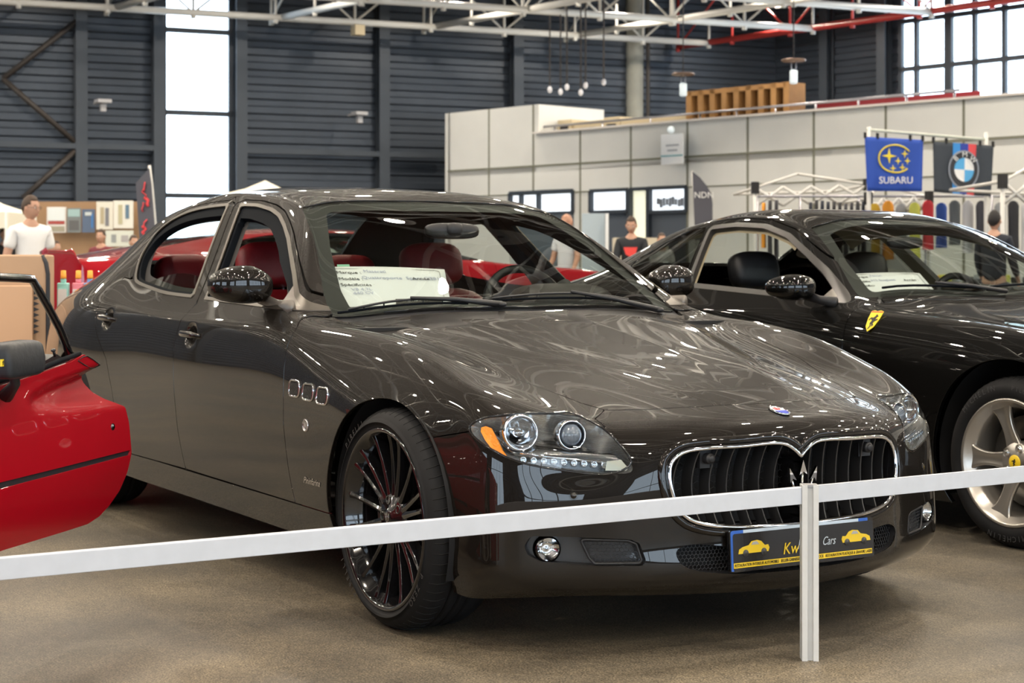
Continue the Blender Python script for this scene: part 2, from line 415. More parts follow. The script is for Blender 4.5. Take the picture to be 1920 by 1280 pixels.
# rows G..L under the belt
QP_SIDE = [
 [(.485,.803,.555),(.487,.812,.465),(.492,.818,.390),(.495,.820,.305),(.490,.822,.225),(.435,.800,.165)],
 [(.345,.842,.615),(.350,.862,.490),(.350,.866,.405),(.350,.864,.315),(.345,.862,.232),(.330,.835,.160)],
 [(.205,.866,.665),(.205,.898,.540),(.205,.905,.440),(.205,.905,.340),(.205,.898,.245),(.205,.860,.180)],
 [(.030,.880,.705),(.030,.920,.610),(.030,.925,.500),(.030,.922,.390),(.030,.910,.280),(.030,.870,.190)],
 [(-.200,.890,.745),(-.200,.926,.655),(-.200,.930,.540),(-.200,.925,.420),(-.200,.912,.300),(-.200,.870,.195)],
 [(-.460,.892,.795),(-.450,.923,.700),(-.440,.928,.570),(-.430,.926,.440),(-.430,.915,.310),(-.430,.880,.198)],
 [(-.680,.898,.838),(-.680,.922,.735),(-.680,.927,.595),(-.680,.926,.450),(-.680,.915,.315),(-.680,.885,.200)],
 [(-.880,.903,.860),(-.900,.924,.750),(-.900,.928,.605),(-.900,.926,.455),(-.900,.916,.316),(-.900,.888,.202)],
 [(-1.150,.907,.866),(-1.150,.926,.755),(-1.150,.930,.610),(-1.150,.927,.460),(-1.150,.917,.317),(-1.150,.890,.204)],
 [(-1.480,.908,.872),(-1.480,.928,.762),(-1.480,.932,.615),(-1.480,.928,.462),(-1.480,.918,.318),(-1.480,.892,.206)],
 [(-1.850,.908,.882),(-1.850,.928,.770),(-1.850,.932,.620),(-1.850,.928,.465),(-1.850,.918,.320),(-1.850,.893,.208)],
 [(-2.230,.905,.895),(-2.230,.928,.778),(-2.230,.932,.625),(-2.230,.930,.470),(-2.230,.920,.322),(-2.230,.893,.208)],
 [(-2.580,.900,.910),(-2.600,.930,.785),(-2.600,.937,.635),(-2.600,.934,.478),(-2.600,.922,.330),(-2.600,.885,.210)],
 [(-2.920,.905,.915),(-2.930,.938,.795),(-2.930,.946,.650),(-2.930,.942,.495),(-2.930,.928,.345),(-2.930,.880,.215)],
 [(-3.250,.893,.880),(-3.250,.925,.780),(-3.250,.933,.650),(-3.250,.932,.500),(-3.250,.926,.350),(-3.250,.880,.220)],
 [(-3.560,.850,.845),(-3.560,.875,.750),(-3.560,.885,.630),(-3.560,.885,.490),(-3.560,.870,.345),(-3.560,.830,.220)],
 [(-3.790,.815,.810),(-3.800,.830,.720),(-3.810,.838,.610),(-3.815,.838,.480),(-3.810,.825,.345),(-3.790,.785,.225)],
 [(-3.960,.770,.785),(-3.985,.780,.700),(-4.000,.785,.590),(-4.005,.782,.470),(-3.990,.770,.345),(-3.950,.735,.235)],
]
QP_FRONT = [  # A..E, rows G..L
 [(.795,0,.565),(.800,0,.480),(.800,0,.395),(.802,0,.310),(.806,0,.225),(.748,0,.168)],
 [(.785,.20,.562),(.790,.20,.478),(.791,.20,.394),(.794,.20,.309),(.797,.20,.225),(.725,.20,.170)],
 [(.745,.375,.552),(.755,.378,.472),(.757,.38,.391),(.759,.38,.308),(.760,.38,.225),(.688,.375,.175)],
 [(.690,.50,.540),(.702,.503,.468),(.705,.505,.389),(.707,.505,.307),(.707,.505,.225),(.645,.50,.178)],
 [(.602,.64,.530),(.618,.647,.463),(.622,.65,.388),(.624,.65,.306),(.622,.65,.225),(.585,.635,.180)],
]
QP_REAR = [
 [(-4.215,0,.86),(-4.235,0,.74),(-4.25,0,.61),(-4.255,0,.48),(-4.245,0,.35),(-4.21,0,.25)],
 [(-4.205,.27,.86),(-4.225,.27,.74),(-4.24,.27,.61),(-4.245,.27,.48),(-4.235,.27,.35),(-4.20,.27,.25)],
 [(-4.18,.45,.855),(-4.20,.45,.735),(-4.215,.45,.61),(-4.22,.45,.48),(-4.21,.45,.35),(-4.175,.45,.25)],
 [(-4.135,.60,.845),(-4.155,.605,.73),(-4.17,.61,.605),(-4.175,.61,.478),(-4.165,.605,.35),(-4.13,.59,.247)],
 [(-4.06,.72,.82),(-4.08,.73,.715),(-4.095,.735,.60),(-4.10,.735,.475),(-4.09,.725,.348),(-4.055,.70,.242)],
]
# ------------------------------------------------------------------ shared car parts
def wheel(name, parent, pos, side, R, w, Rr, spokes, rimmat, cap, label=None, brake=True, text=None):
    """wheel whose outer face looks along local +h (h = outward); side = -1 right, +1 left"""
    W = thing(name, None, None) if False else bpy.data.objects.new(name, None)
    COL.objects.link(W); W.parent = parent; W.location = pos
    if side < 0: W.rotation_euler = (PI/2, 0, 0)      # local z -> -y
    else: W.rotation_euler = (-PI/2, 0, 0)
    if label: W['label'] = label
    h = w/2
    prof = [(Rr-.004, h-.012), (Rr+.008, h-.004), (Rr+.022, h+.003), (R-.042, h+.003), (R-.028, h-.004), (R-.014, h-.018), (R-.005, h-.036), (R-.001, h-.054)]
    inner = []
    for k in range(3):
        x = (h-.075)*(1-k)*.70
        inner += [(R, x+.011), (R, x+.005), (R-.007, x+.004), (R-.007, x-.004), (R, x-.005), (R, x-.011)]
    prof += inner + [(r, -z) for r, z in prof[::-1]]
    mb = MB(); mb.lathe(prof, 96)
    t = mb.build('tyre', TYRE, W)
    g = MB()
    for k in range(64):
        a = 2*PI*k/64
        pts = []
        for (r, z, da) in ((R-.016, h-.016, 0), (R-.0045, h-.036, .004), (R+.0002, h-.055, .016), (R+.0006, h-.074, .045)):
            q = a+da; pts.append((r*math.cos(q), r*math.sin(q), z))
        g.tube(pts, .0016, 4)
    g.build('tread_groove', mat('groove', (.004, .004, .004), .8), t)['kind'] = 'stuff'
    # rim barrel and lip
    mb = MB()
    mb.lathe([(Rr+.004, h-.016), (Rr+.006, h-.006), (Rr-.001, h-.001), (Rr-.010, h-.006), (Rr-.013, h-.02), (Rr-.03, h-.035), (Rr-.036, h-.07), (Rr-.04, 0), (Rr-.045, -h+.02), (Rr-.02, -h+.004)], 80)
    mb.build('rim', rimmat, W)
    spokes(W, Rr, h, rimmat)
    if brake:
        b = MB(); b.lathe([(.09, h-.115), (.175, h-.115), (.175, h-.14), (.09, h-.14)], 48); b.build('brake_disc', mat('disc_steel', (.25, .24, .23), .35, 1), W)
        c = MB()
        pts = [(.155*math.cos(a), .155*math.sin(a), h-.105) for a in np.linspace(-.55, .55, 8)]
        c.tube(pts, .034, 8, up=(0, 0, 1), flat=1.0); co = c.build('brake_caliper', mat('caliper', (.03, .012, .012) if cap == 'trident' else (.01, .01, .01), .4), W)
        if cap == 'trident': co.rotation_euler = (0, 0, PI)
    if text:
        for body, r, a0, size, mm in text: arc_text(body, r, a0, size, h+.0045, mm, W, side)
    return W
def arc_text(body, r, a0, size, z, m, parent, side):
    """letters round a circle, read from outside; a0 = angle of the middle"""
    n = len(body); step = size*.82/r
    objs = []
    mb_v, mb_f = [], []
    for i, ch in enumerate(body):
        if ch == ' ': continue
        a = a0 - (i-(n-1)/2)*step
        cu = bpy.data.curves.new('t', 'FONT'); cu.body = ch; cu.size = size; cu.align_x = 'CENTER'; cu.align_y = 'CENTER'; cu.resolution_u = 2
        ob = bpy.data.objects.new('t', cu); COL.objects.link(ob)
        me = bpy.data.meshes.new_from_object(ob.evaluated_get(bpy.context.evaluated_depsgraph_get()))
        M = Matrix.Rotation(a, 4, 'Z') @ Matrix.Translation((r, 0, z)) @ Matrix.Rotation(-PI/2, 4, 'Z')
        k = len(mb_v); mb_v += [tuple(M @ v.co) for v in me.vertices]; mb_f += [tuple(j+k for j in p.vertices) for p in me.polygons]
        bpy.data.objects.remove(ob); bpy.data.meshes.remove(me)
    return mesh_obj('tyre_lettering', mb_v, mb_f, m, parent)
def spokes_multi(n=15):
    def f(W, Rr, h, m):
        mb = MB()
        zc = h-.032
        mb.lathe([(0, zc+.004), (.030, zc+.004), (.034, zc-.002), (.068, zc-.004), (.078, zc-.014), (.080, zc-.05), (.0, zc-.05)], 40)
        mb.build('hub', m, W)
        for k in range(n):
            a = 2*PI*(k+((k % 3)-1)*.16)/n + PI/2
            s = MB(); c, sn = math.cos(a), math.sin(a)
            V = []; L = [(.062, -.006, .016, .030), (.11, -.006, .0115, .034), (.17, -.002, .0095, .036), (.225, .006, .009, .034), (Rr-.014, .014, .013, .030)]
            for r, dz, hw, th in L:
                for (t, z) in ((-hw, -th), (-hw*.8, -.002), (0, .002), (hw*.8, -.002), (hw, -th)):
                    V.append((r*c-t*sn, r*sn+t*c, zc+dz+z))
            F = []
            for i in range(len(L)-1):
                for j in range(5):
                    a0, a1 = i*5+j, i*5+(j+1) % 5; F.append((a0, a1, a1+5, a0+5))
            s.add(V, F, False); o = s.build('spoke', m, W, bevel=.0015)
        for k in range(5):
            a = 2*PI*k/5+PI/2+.3; b = MB()
            b.lathe([(.0105, 0), (.0105, .012), (.013, .0135), (.014, .008), (.0155, .0)], 12, M=Matrix.Translation((.055*math.cos(a), .055*math.sin(a), zc-.014)))
            b.lathe([(0, .006), (.009, .006), (.009, 0)], 6, M=Matrix.Translation((.055*math.cos(a), .055*math.sin(a), zc-.012)))
            b.build('wheel_bolt', GLOSSBLACK, W)
        b = MB(); b.lathe([(0, zc+.008), (.024, zc+.0075), (.029, zc+.004)], 24); cp = b.build('centre_cap', GLOSSBLACK, W)
        tr = MB()
        for dx in (-.009, 0, .009):
            tr.tube([(dx, -.004, zc+.0095), (dx*1.25, .012 if dx else .016, zc+.0095)], .0014, 6)
            tr.prism([(dx*1.25-.003, .011), (dx*1.25+.003, .011), (dx*1.3, .018 if dx else .021)], zc+.0085, zc+.0105)
        tr.tube([(-.009, -.004, zc+.0095), (0, -.009, zc+.0095), (.009, -.004, zc+.0095)], .0014, 6); tr.tube([(0, -.006, zc+.0095), (0, -.02, zc+.0095)], .0014, 6)
        tr.build('cap_emblem', CHROME, cp)
    return f
def spokes_five(W, Rr, h, m):
    zc = h-.040
    mb = MB(); mb.lathe([(0, zc), (.028, zc), (.036, zc-.004), (.070, zc-.006), (.080, zc-.018), (.080, zc-.05), (0, zc-.05)], 40); mb.build('hub', m, W)
    for k in range(5):
        a = 2*PI*k/5 + PI/2 + .3
        c, sn = math.cos(a), math.sin(a); s = MB(); V = []; F = []
        L = [(.050, -.006, .040), (.09, -.004, .030), (.13, .002, .026), (.17, .006, .030), (Rr-.035, .010, .044), (Rr-.010, .018, .075)]
        for r, dz, hw in L:
            for (t, z) in ((-hw, -.030), (-hw, -.006), (-hw*.82, .0), (-hw*.35, -.007), (hw*.35, -.007), (hw*.82, 0), (hw, -.006), (hw, -.030)):
                V.append((r*c-t*sn, r*sn+t*c, zc+dz+z))
        for i in range(len(L)-1):
            for j in range(8):
                a0, a1 = i*8+j, i*8+(j+1) % 8; F.append((a0, a1, a1+8, a0+8))
        s.add(V, F, True); s.build('spoke', m, W, subsurf=1)
    for k in range(5):
        a = 2*PI*k/5+PI/2+.3+PI/5; b = MB()
        b.lathe([(.018, .002), (.0165, -.012), (.011, -.012), (.011, .004), (.0, .006)], 12, M=Matrix.Translation((.055*math.cos(a), .055*math.sin(a), zc-.003)))
        b.build('wheel_bolt', CHROME, W)
    b = MB(); b.lathe([(0, zc+.007), (.024, zc+.0065), (.029, zc+.002)], 24); cp = b.build('centre_cap', YELLOW, W)
    hs = MB(); hs.prism(HORSE(.030), zc+.0068, zc+.0082); hs.build('cap_emblem', INK, cp)
def HORSE(h):
    p = [(-.10,-.50),(-.02,-.30),(-.12,-.12),(-.05,.05),(-.20,.16),(-.30,.05),(-.34,.10),(-.22,.26),(-.05,.24),(.05,.34),(.10,.48),(.18,.42),(.28,.34),(.20,.28),(.14,.12),(.30,.18),(.34,.12),(.16,0),(.10,-.12),(.22,-.22),(.12,-.34),(.06,-.22),(-.02,-.16),(.06,-.32),(-.02,-.50)]
    return [(x*h, y*h) for x, y in p]
def recompute_normals(s, mask=None):
    a, b, c = s.v[s.t[:, 0]], s.v[s.t[:, 1]], s.v[s.t[:, 2]]; fn = np.cross(b-a, c-a); N = np.zeros_like(s.v)
    for k in range(3): np.add.at(N, s.t[:, k], fn)
    N /= np.maximum(1e-12, np.linalg.norm(N, axis=1))[:, None]
    if mask is not None: N = np.where(mask[:, None], N, s.n)
    s.n = N; return s
def dent(s, cx, cz, rx, rz, depth):
    q = ((s.v[:, 0]-cx)/rx)**2 + ((s.v[:, 2]-cz)/rz)**2; m = q < 1
    d = np.where(m, depth*(1-np.clip(q, 0, 1))**1.5, 0); s.v = s.v - s.n*d[:, None]
    return recompute_normals(s, q < 1.25)
def rim_wall(name, s, depth, m, parent, taper=0.0):
    e = s.boundary(); u, inv = np.unique(e.ravel(), return_inverse=True); inv = inv.reshape(-1, 2)
    n = s.n[u]/np.linalg.norm(s.n[u], axis=1)[:, None]; ctr = s.v[u].mean(0)
    top = s.v[u]; bot = top - n*depth - (top-ctr)*taper; k = len(u)
    return mesh_obj(name, np.vstack([top, bot]), np.stack([inv[:, 0], inv[:, 1], k+inv[:, 1], k+inv[:, 0]], 1).tolist(), m, parent, True)
class Proj:
    def __init__(s, surf):
        f = surf + surf.mirrored(); s.b = BVHTree.FromPolygons(f.v.tolist(), f.t.tolist()); s.n = f
    def _c(s, o, d):
        h = s.b.ray_cast(Vector(o), Vector(d)); return (h[0], h[1] if h[1].dot(Vector(d)) < 0 else -h[1]) if h[0] is not None else (Vector(o), Vector(d)*-1)
    def side(s, x, z, sd=-1): return s._c((x, sd*2, z), (0, -sd, 0))
    def front(s, y, z): return s._c((3, y, z), (-1, 0, 0))
    def top(s, x, y): return s._c((x, y, 3), (0, 0, -1))
def inside(poly, x, y):
    c = False; n = len(poly); j = n-1
    for i in range(n):
        if (poly[i][1] > y) != (poly[j][1] > y) and x < (poly[j][0]-poly[i][0])*(y-poly[i][1])/(poly[j][1]-poly[i][1])+poly[i][0]: c = not c
        j = i
    return c
def hexmesh(name, poly, cell, fn, m, parent, r=.0011, diamond=False):
    """honeycomb wire inside polygon; fn maps (a, b) to a point"""
    P = np.array(poly); x0, y0 = P.min(0); x1, y1 = P.max(0); mb = MB(); sq = math.sqrt(3)
    def seg(a, b):
        if inside(poly, *a) or inside(poly, *b): mb.tube([fn(*a), fn(*b)], r, 4, cap=False)
    if diamond:
        k = x0-(y1-y0)
        while k < x1+(y1-y0):
            for sg in (1, -1):
                pts = [(k+sg*t, (y0 if sg > 0 else y0)+t) for t in np.linspace(0, y1-y0, 7)]
                for a, b in zip(pts[:-1], pts[1:]):
                    if inside(poly, *a) and inside(poly, *b): mb.tube([fn(*a), fn(*b)], r, 4, cap=False)
            k += cell
    else:
        j = 0; y = y0
        while y < y1+cell:
            x = x0 + (j % 2)*cell*sq/2
            while x < x1+cell*sq:
                c = (x, y); v = [(x+cell*math.sin(a), y+cell*math.cos(a)) for a in (0, PI/3, 2*PI/3, PI)]
                seg(v[0], v[1]); seg(v[1], v[2]); seg(v[2], v[3]); x += cell*sq
            y += cell*1.5; j += 1
    return mb.build(name, m, parent)
def seat(parent, pos, m, side_m, w=.50, hr=True, back_h=.60, name='seat', two_tone=None):
    S = bpy.data.objects.new(name, None); COL.objects.link(S); S.parent = parent; S.location = pos
    def cush(nm, c, size, rot=0, mm=m, e=2.6):
        mb = MB(); V = []; F = []; n, k = 20, 12
        for i in range(k+1):
            t = -PI/2+PI*i/k
            for j in range(n):
                p = 2*PI*j/n; f = lambda x: math.copysign(abs(x)**(2/e), x)
                V.append((size[0]/2*f(math.cos(t))*f(math.cos(p)), size[1]/2*f(math.cos(t))*f(math.sin(p)), size[2]/2*f(math.sin(t))))
        for i in range(k):
            for j in range(n): F.append((i*n+j, i*n+(j+1) % n, (i+1)*n+(j+1) % n, (i+1)*n+j))
        mb.add(V, F, True, Matrix.Translation(c) @ Matrix.Rotation(rot, 4, 'Y')); return mb.build(nm, mm, S)
    cush('seat_cushion', (.28, 0, .05), (.55, w, .16), -.08)
    cush('backrest', (-.08, 0, .05+back_h/2), (.17, w, back_h), -.30, e=3.2)
    for s in (-1, 1): cush('side_bolster', (-.03, s*w*.45, .05+back_h/2-.04), (.16, .09, back_h*.85), -.30, side_m)
    if hr:
        cush('headrest', (-.235, 0, .05+back_h+.095), (.13, .29, .19), -.22, e=3.4)
        for s in (-1, 1):
            mb = MB(); mb.tube([(-.20, s*.05, .05+back_h-.06), (-.225, s*.05, .05+back_h+.03)], .007, 8); mb.build('headrest_post', CHROME, S)
    return S
def steering_wheel(parent, pos, R=.185, tilt=-.42, m=None):
    mb = MB(); T = Matrix.Translation(pos) @ Matrix.Rotation(tilt, 4, 'Y')
    pts = [(0, R*math.cos(a), R*math.sin(a)) for a in np.linspace(0, 2*PI, 40, endpoint=False)]
    mb.tube(pts, .017, 10, closed=True, M=T)
    for a in (.15, PI-.15, 3*PI/2): mb.tube([(.02, .03*math.cos(a), .03*math.sin(a)), (0, R*math.cos(a), R*math.sin(a))], .014, 8, M=T)
    mb.sphere((.035, 0, 0), .075, 16, M=T, sc3=(.5, 1, .9)); mb.tube([(.03, 0, 0), (.30, 0, -.02)], .03, 10, M=T)
    return mb.build('steering_wheel', m or BLACKLEATHER, parent)
def blob(e, size, n=28, k=18, fn=None):
    V = []; F = []; f = lambda x, q: math.copysign(abs(x)**(2/q), x)
    for i in range(k+1):
        t = -PI/2+PI*i/k
        for j in range(n):
            p = 2*PI*j/n; v = Vector((size[0]/2*f(math.cos(t), e)*f(math.cos(p), e), size[1]/2*f(math.cos(t), e)*f(math.sin(p), e), size[2]/2*f(math.sin(t), e)))
            V.append(fn(v) if fn else v)
    for i in range(k):
        for j in range(n): F.append((i*n+j, i*n+(j+1) % n, (i+1)*n+(j+1) % n, (i+1)*n+j))
    return V, F
def paper_sheet(BL, BR, TL, TR, label, rows, parent=None):
    """info sheet leaning behind a windscreen: rounded frame line, printed words, small photo card"""
    BL, BR, TL, TR = map(Vector, (BL, BR, TL, TR))
    n = (BR-BL).cross(TL-BL).normalized()
    W, H = 10, 6; V = []; F = []
    def pt(a, b, off=0):
        p = (BL*(1-a)+BR*a)*(1-b)+(TL*(1-a)+TR*a)*b
        return p + n*(.006*math.sin(PI*a)*b + off)
    for j in range(H+1):
        for i in range(W+1): V.append(pt(i/W, j/H))
    for j in range(H):
        for i in range(W): a = j*(W+1)+i; F.append((a, a+1, a+W+2, a+W+1))
    o = mesh_obj('paper_sheet', V, F, WHITEPAPER, None, True)
    md = o.modifiers.new('t', 'SOLIDIFY'); md.thickness = .0012
    tag(o, label, 'paper sheet')
    fr = MB(); L = poly_round([(.05, .03), (.95, .03), (.95, .95), (.05, .95)], [.01, .01, .06, .06], 5)
    fr.tube([pt(a, b, .002) for a, b in L], .0007, 4, closed=True); fr.build('frame_line', INK, o)
    ex = (BR-BL).normalized(); w = (BR-BL).length; ey = (TL-BL); h = ey.length
    def at(a, b, off=.0035):
        return frame3(pt(a, b, off), TR-TL if b > .5 else BR-BL, y=(TL-BL))
    for body, a, b, size, m, xs in rows: text_obj('printed_text', body, size, at(a, b), m, o, xs=xs, ext=.0002)
    return o, pt, at
# ------------------------------------------------------------------ the grey saloon, assembled
def XZ(s): return s.v[:, [0, 2]]
def XY(s): return s.v[:, [0, 1]]
def YZ(s): return s.v[:, [1, 2]]
def both(s): return s + s.mirrored()
GAP = .0022
def wheel_arch(s, cx, cz, r, flat=None):
    f = np.hypot(s.v[:, 0]-cx, s.v[:, 2]-cz)-r
    f = np.maximum(f, .5-s.v[:, 1]); f = np.maximum(f, s.v[:, 2]-.80)
    return s.clip(f)[1]

QZ = -.012
def carve(s, fn, gap):
    piece, s = s.clip(fn(s)+gap); _, s = s.clip(fn(s)-gap)
    return piece, s
def build_qp():
    car = thing('saloon_car', 'dark grey metallic four-door saloon with red seats and paper sheet behind the windscreen', 'car', (0, 0, QZ))
    V, F = car_cage(QP_TOP, QP_SIDE, QP_FRONT, QP_REAR)
    co, no, q = subdivide_cage(V, F, 4, 3)
    full = Surf(co, no, quads_to_tris(q))
    s = full.clip(-full.v[:, 1])[0]              # the left half
    s.v[:, 1] = np.where(s.v[:, 1] < 1e-4, 0, s.v[:, 1])
    base = s
    s = wheel_arch(s, -.022, .33, .362); s = wheel_arch(s, -3.064, .335, .370)
    # --- glass in the top
    ws_poly = poly_smooth([(-.655,-.3),(-.655,0),(-.668,.23),(-.705,.48),(-.765,.69),(-.80,.712),(-.90,.694),(-1.12,.622),(-1.34,.567),(-1.425,.538),(-1.452,.50),(-1.462,.25),(-1.468,0),(-1.46,-.3)], 6)
    bl_poly = poly_round([(-2.93,-.3),(-2.93,.1),(-2.90,.47),(-3.44,.55),(-3.57,.42),(-3.60,0),(-3.6,-.3)], .08)
    upz = lambda s: np.where(s.v[:, 2] > .86, 0, 1)
    f = np.maximum(sdf(XY(s), ws_poly), .86-s.v[:, 2]); glass_ws, s = s.clip(f)
    f = np.maximum(sdf(XY(s), bl_poly), .98-s.v[:, 2]); glass_bl, s = s.clip(f)
    # --- side windows (outline of the bright trim)
    fw = np.array([(-1.640,.953),(-1.20,.941),(-.909,.932),(-.79,.929),(-.835,.945),(-.935,.987),(-1.051,1.057),(-1.166,1.121),(-1.295,1.19),(-1.400,1.238),(-1.50,1.278),(-1.60,1.303),(-1.737,1.323),(-1.908,1.331)])
    rw = poly_smooth([(-1.765,.957),(-1.765,.957),(-1.905,1.150),(-2.020,1.333),(-2.023,1.334),(-2.267,1.329),(-2.46,1.313),(-2.61,1.280),(-2.703,1.225),(-2.715,1.150),(-2.665,1.085),(-2.575,1.025),(-2.49,1.003),(-2.30,.984),(-2.071,.966),(-1.765,.957)], 5)
    def side(s, poly, extra=0): return np.maximum(sdf(XZ(s), poly)-extra, .5-s.v[:, 1])
    wf, s = s.clip(side(s, fw)); wr, s = s.clip(side(s, rw))
    # --- bonnet
    hood_poly = poly_round([(.627,-.3),(.625,.05),(.610,.22),(.570,.36),(.510,.468),(.435,.500),(.300,.535),(.10,.598),(-.15,.640),(-.42,.675),(-.70,.705),(-.675,.60),(-.640,.42),(-.618,.22),(-.608,0),(-.608,-.3)], [0,.1,.1,.1,.03,.1,.1,.1,.1,.1,.02,.1,.1,.1,0,0])
    hood, s = carve(s, lambda s: np.maximum(sdf(XY(s), hood_poly), .5-s.v[:, 2]), GAP)
    # --- cowl panel between bonnet and windscreen
    cowl_poly = [(-.606,-.3),(-.606,0),(-.618,.22),(-.640,.42),(-.675,.60),(-.70,.71),(-.79,.725),(-.765,.69),(-.7,.48),(-.66,.23),(-.65,0),(-.65,-.3)]
    cowl, s = s.clip(np.maximum(sdf(XY(s), cowl_poly), .8-s.v[:, 2]))
    # --- headlight, grille, intakes
    hl_poly = poly_round([(.836,.600),(.834,.648),(.800,.665),(.715,.675),(.620,.673),(.553,.666),(.524,.600),(.492,.518),(.560,.517),(.66,.526),(.775,.552)], [.04,.03,.03,.06,.06,.012,.05,.022,.03,.05,.05], 5)
    front = lambda s, p, x0=.15: np.maximum(sdf(YZ(s), p), x0-s.v[:, 0])
    lens, s = s.clip(front(s, hl_poly)+.001)
    GR = poly_smooth([(.0,.548),(.020,.566),(.055,.585),(.105,.590),(.20,.586),(.30,.584),(.365,.576),(.402,.552),(.414,.515),(.410,.470),(.395,.425),(.355,.388),(.270,.368),(.15,.360),(0,.357)], 6, closed=False)
    gr_poly = np.vstack([GR, GR[::-1]*[-1, 1]])
    gr_cut, s = s.clip(front(s, gr_poly, .5))
    li_poly = poly_smooth([(0,.272),(.15,.292),(.258,.313),(.345,.323),(.385,.318),(.402,.300),(.385,.268),(.33,.248),(.2,.234),(0,.229)], 5, closed=False)
    li_poly = np.vstack([li_poly, li_poly[::-1]*[-1, 1]])
    li_cut, s = s.clip(front(s, li_poly, .5))
    fp_poly = poly_round([(.762,.322),(.748,.350),(.660,.349),(.515,.341),(.494,.331),(.480,.285),(.488,.270),(.585,.270),(.725,.281),(.755,.298)], .012)
    fp_cut, s = s.clip(front(s, fp_poly, .3))
    # --- doors
    d1 = poly_round([(-.800,.932),(-.712,.877),(-.719,.812),(-.712,.693),(-.708,.56),(-.675,.427),(-.638,.308),(-1.652,.316),(-1.711,.465),(-1.738,.597),(-1.757,.77),(-1.722,.877),(-1.695,.945)], [0,.03,.05,.1,.1,.1,.005,.005,.1,.1,.06,.06,0])
    d2 = poly_round([(-1.695,.945),(-1.722,.877),(-1.757,.77),(-1.738,.597),(-1.711,.465),(-1.652,.316),(-2.394,.313),(-2.425,.42),(-2.485,.56),(-2.560,.690),(-2.640,.745),(-2.700,.79),(-2.745,.85),(-2.760,.93),(-2.735,1.03),(-2.55,1.02)], [0,.06,.06,.1,.1,.005,.005,.1,.1,.04,.05,.05,.05,.05,0,0])
    pil1 = np.array([(-1.64,.94),(-1.91,1.334),(-1.962,1.334),(-1.695,.94)]); pil2 = np.array([(-1.70,.94),(-1.968,1.334),(-2.03,1.337),(-1.77,.94)])
    door = lambda a, w, p: lambda s: np.maximum(np.minimum(np.minimum(sdf(XZ(s), a), sdf(XZ(s), w)-.014), sdf(XZ(s), p)), .5-s.v[:, 1])
    door1, s = carve(s, door(d1, fw, pil1), GAP)
    door2, s = carve(s, door(d2, rw, pil2), GAP)
    # --- bumper: under the seam from arch to lamp, and the nose in front of the bonnet
    nose = np.array([(.40,.45),(.51,.474),(.548,.530),(1.2,.53),(1.2,-.3),(.3,-.3)])
    def fbump(s):
        fa = np.maximum(s.v[:, 2]-(.592+(s.v[:, 0]-.209)*.19), .12-s.v[:, 0])
        return np.minimum(np.maximum(fa, s.v[:, 2]-.64), np.maximum(sdf(XY(s), nose), .3-s.v[:, 0]))
    bumper, s = carve(s, fbump, GAP*.8)
    # --- sill, fender, boot-side body
    sillp = np.array([(-.30,.306),(-2.72,.318),(-2.80,.10),(-.20,.10)])
    sill, s = carve(s, lambda s: np.maximum(sdf(XZ(s), sillp), .3-s.v[:, 1]), GAP)
    fend_p = np.array([(-.74,.915),(-.712,.877),(-.719,.812),(-.712,.693),(-.708,.56),(-.675,.427),(-.638,.30),(1.5,.0),(1.5,1.2),(-.74,1.0)])
    fender, s = carve(s, lambda s: np.maximum(sdf(XZ(s), fend_p), .3-s.v[:, 1]), .0006)
    door1 = dent(door1, -1.592, .823, .062, .052, .022); door2 = dent(door2, -2.590, .856, .060, .052, .022)
    # pressed creases in the bonnet: one along the middle, one each side running in towards the badge
    X, Y = hood.v[:, 0], hood.v[:, 1]
    yc = np.interp(X, [-.60, -.56, -.30, -.08, .22, .39, .47, .60], [.585, .571, .468, .392, .267, .22, .202, .16])
    fade = np.clip((X+.60)/.15, 0, 1)*np.clip((.61-X)/.12, 0, 1)
    lift = .0065*np.clip(1-np.abs(Y-yc)/np.where(Y < yc, .20, .07), 0, 1) + .004*np.clip(1-Y/.13, 0, 1)
    hood.v = hood.v + np.stack([0*X, 0*X, lift*fade], 1); recompute_normals(hood)
    # --- link
    body = surf_obj('body_shell', both(s), PAINT, car, .02)
    surf_obj('bonnet', both(hood), PAINT, car, .014)
    surf_obj('front_bumper', both(bumper), PAINT, car, .016)
    surf_obj('cowl_panel', both(cowl).offset(-.012), BLACKPL, car, .01)
    surf_obj('windscreen', both(glass_ws).offset(-.003), WINDGLASS, car, .0)
    surf_obj('rear_window', both(glass_bl).offset(-.003), WINDGLASS, car, .0)
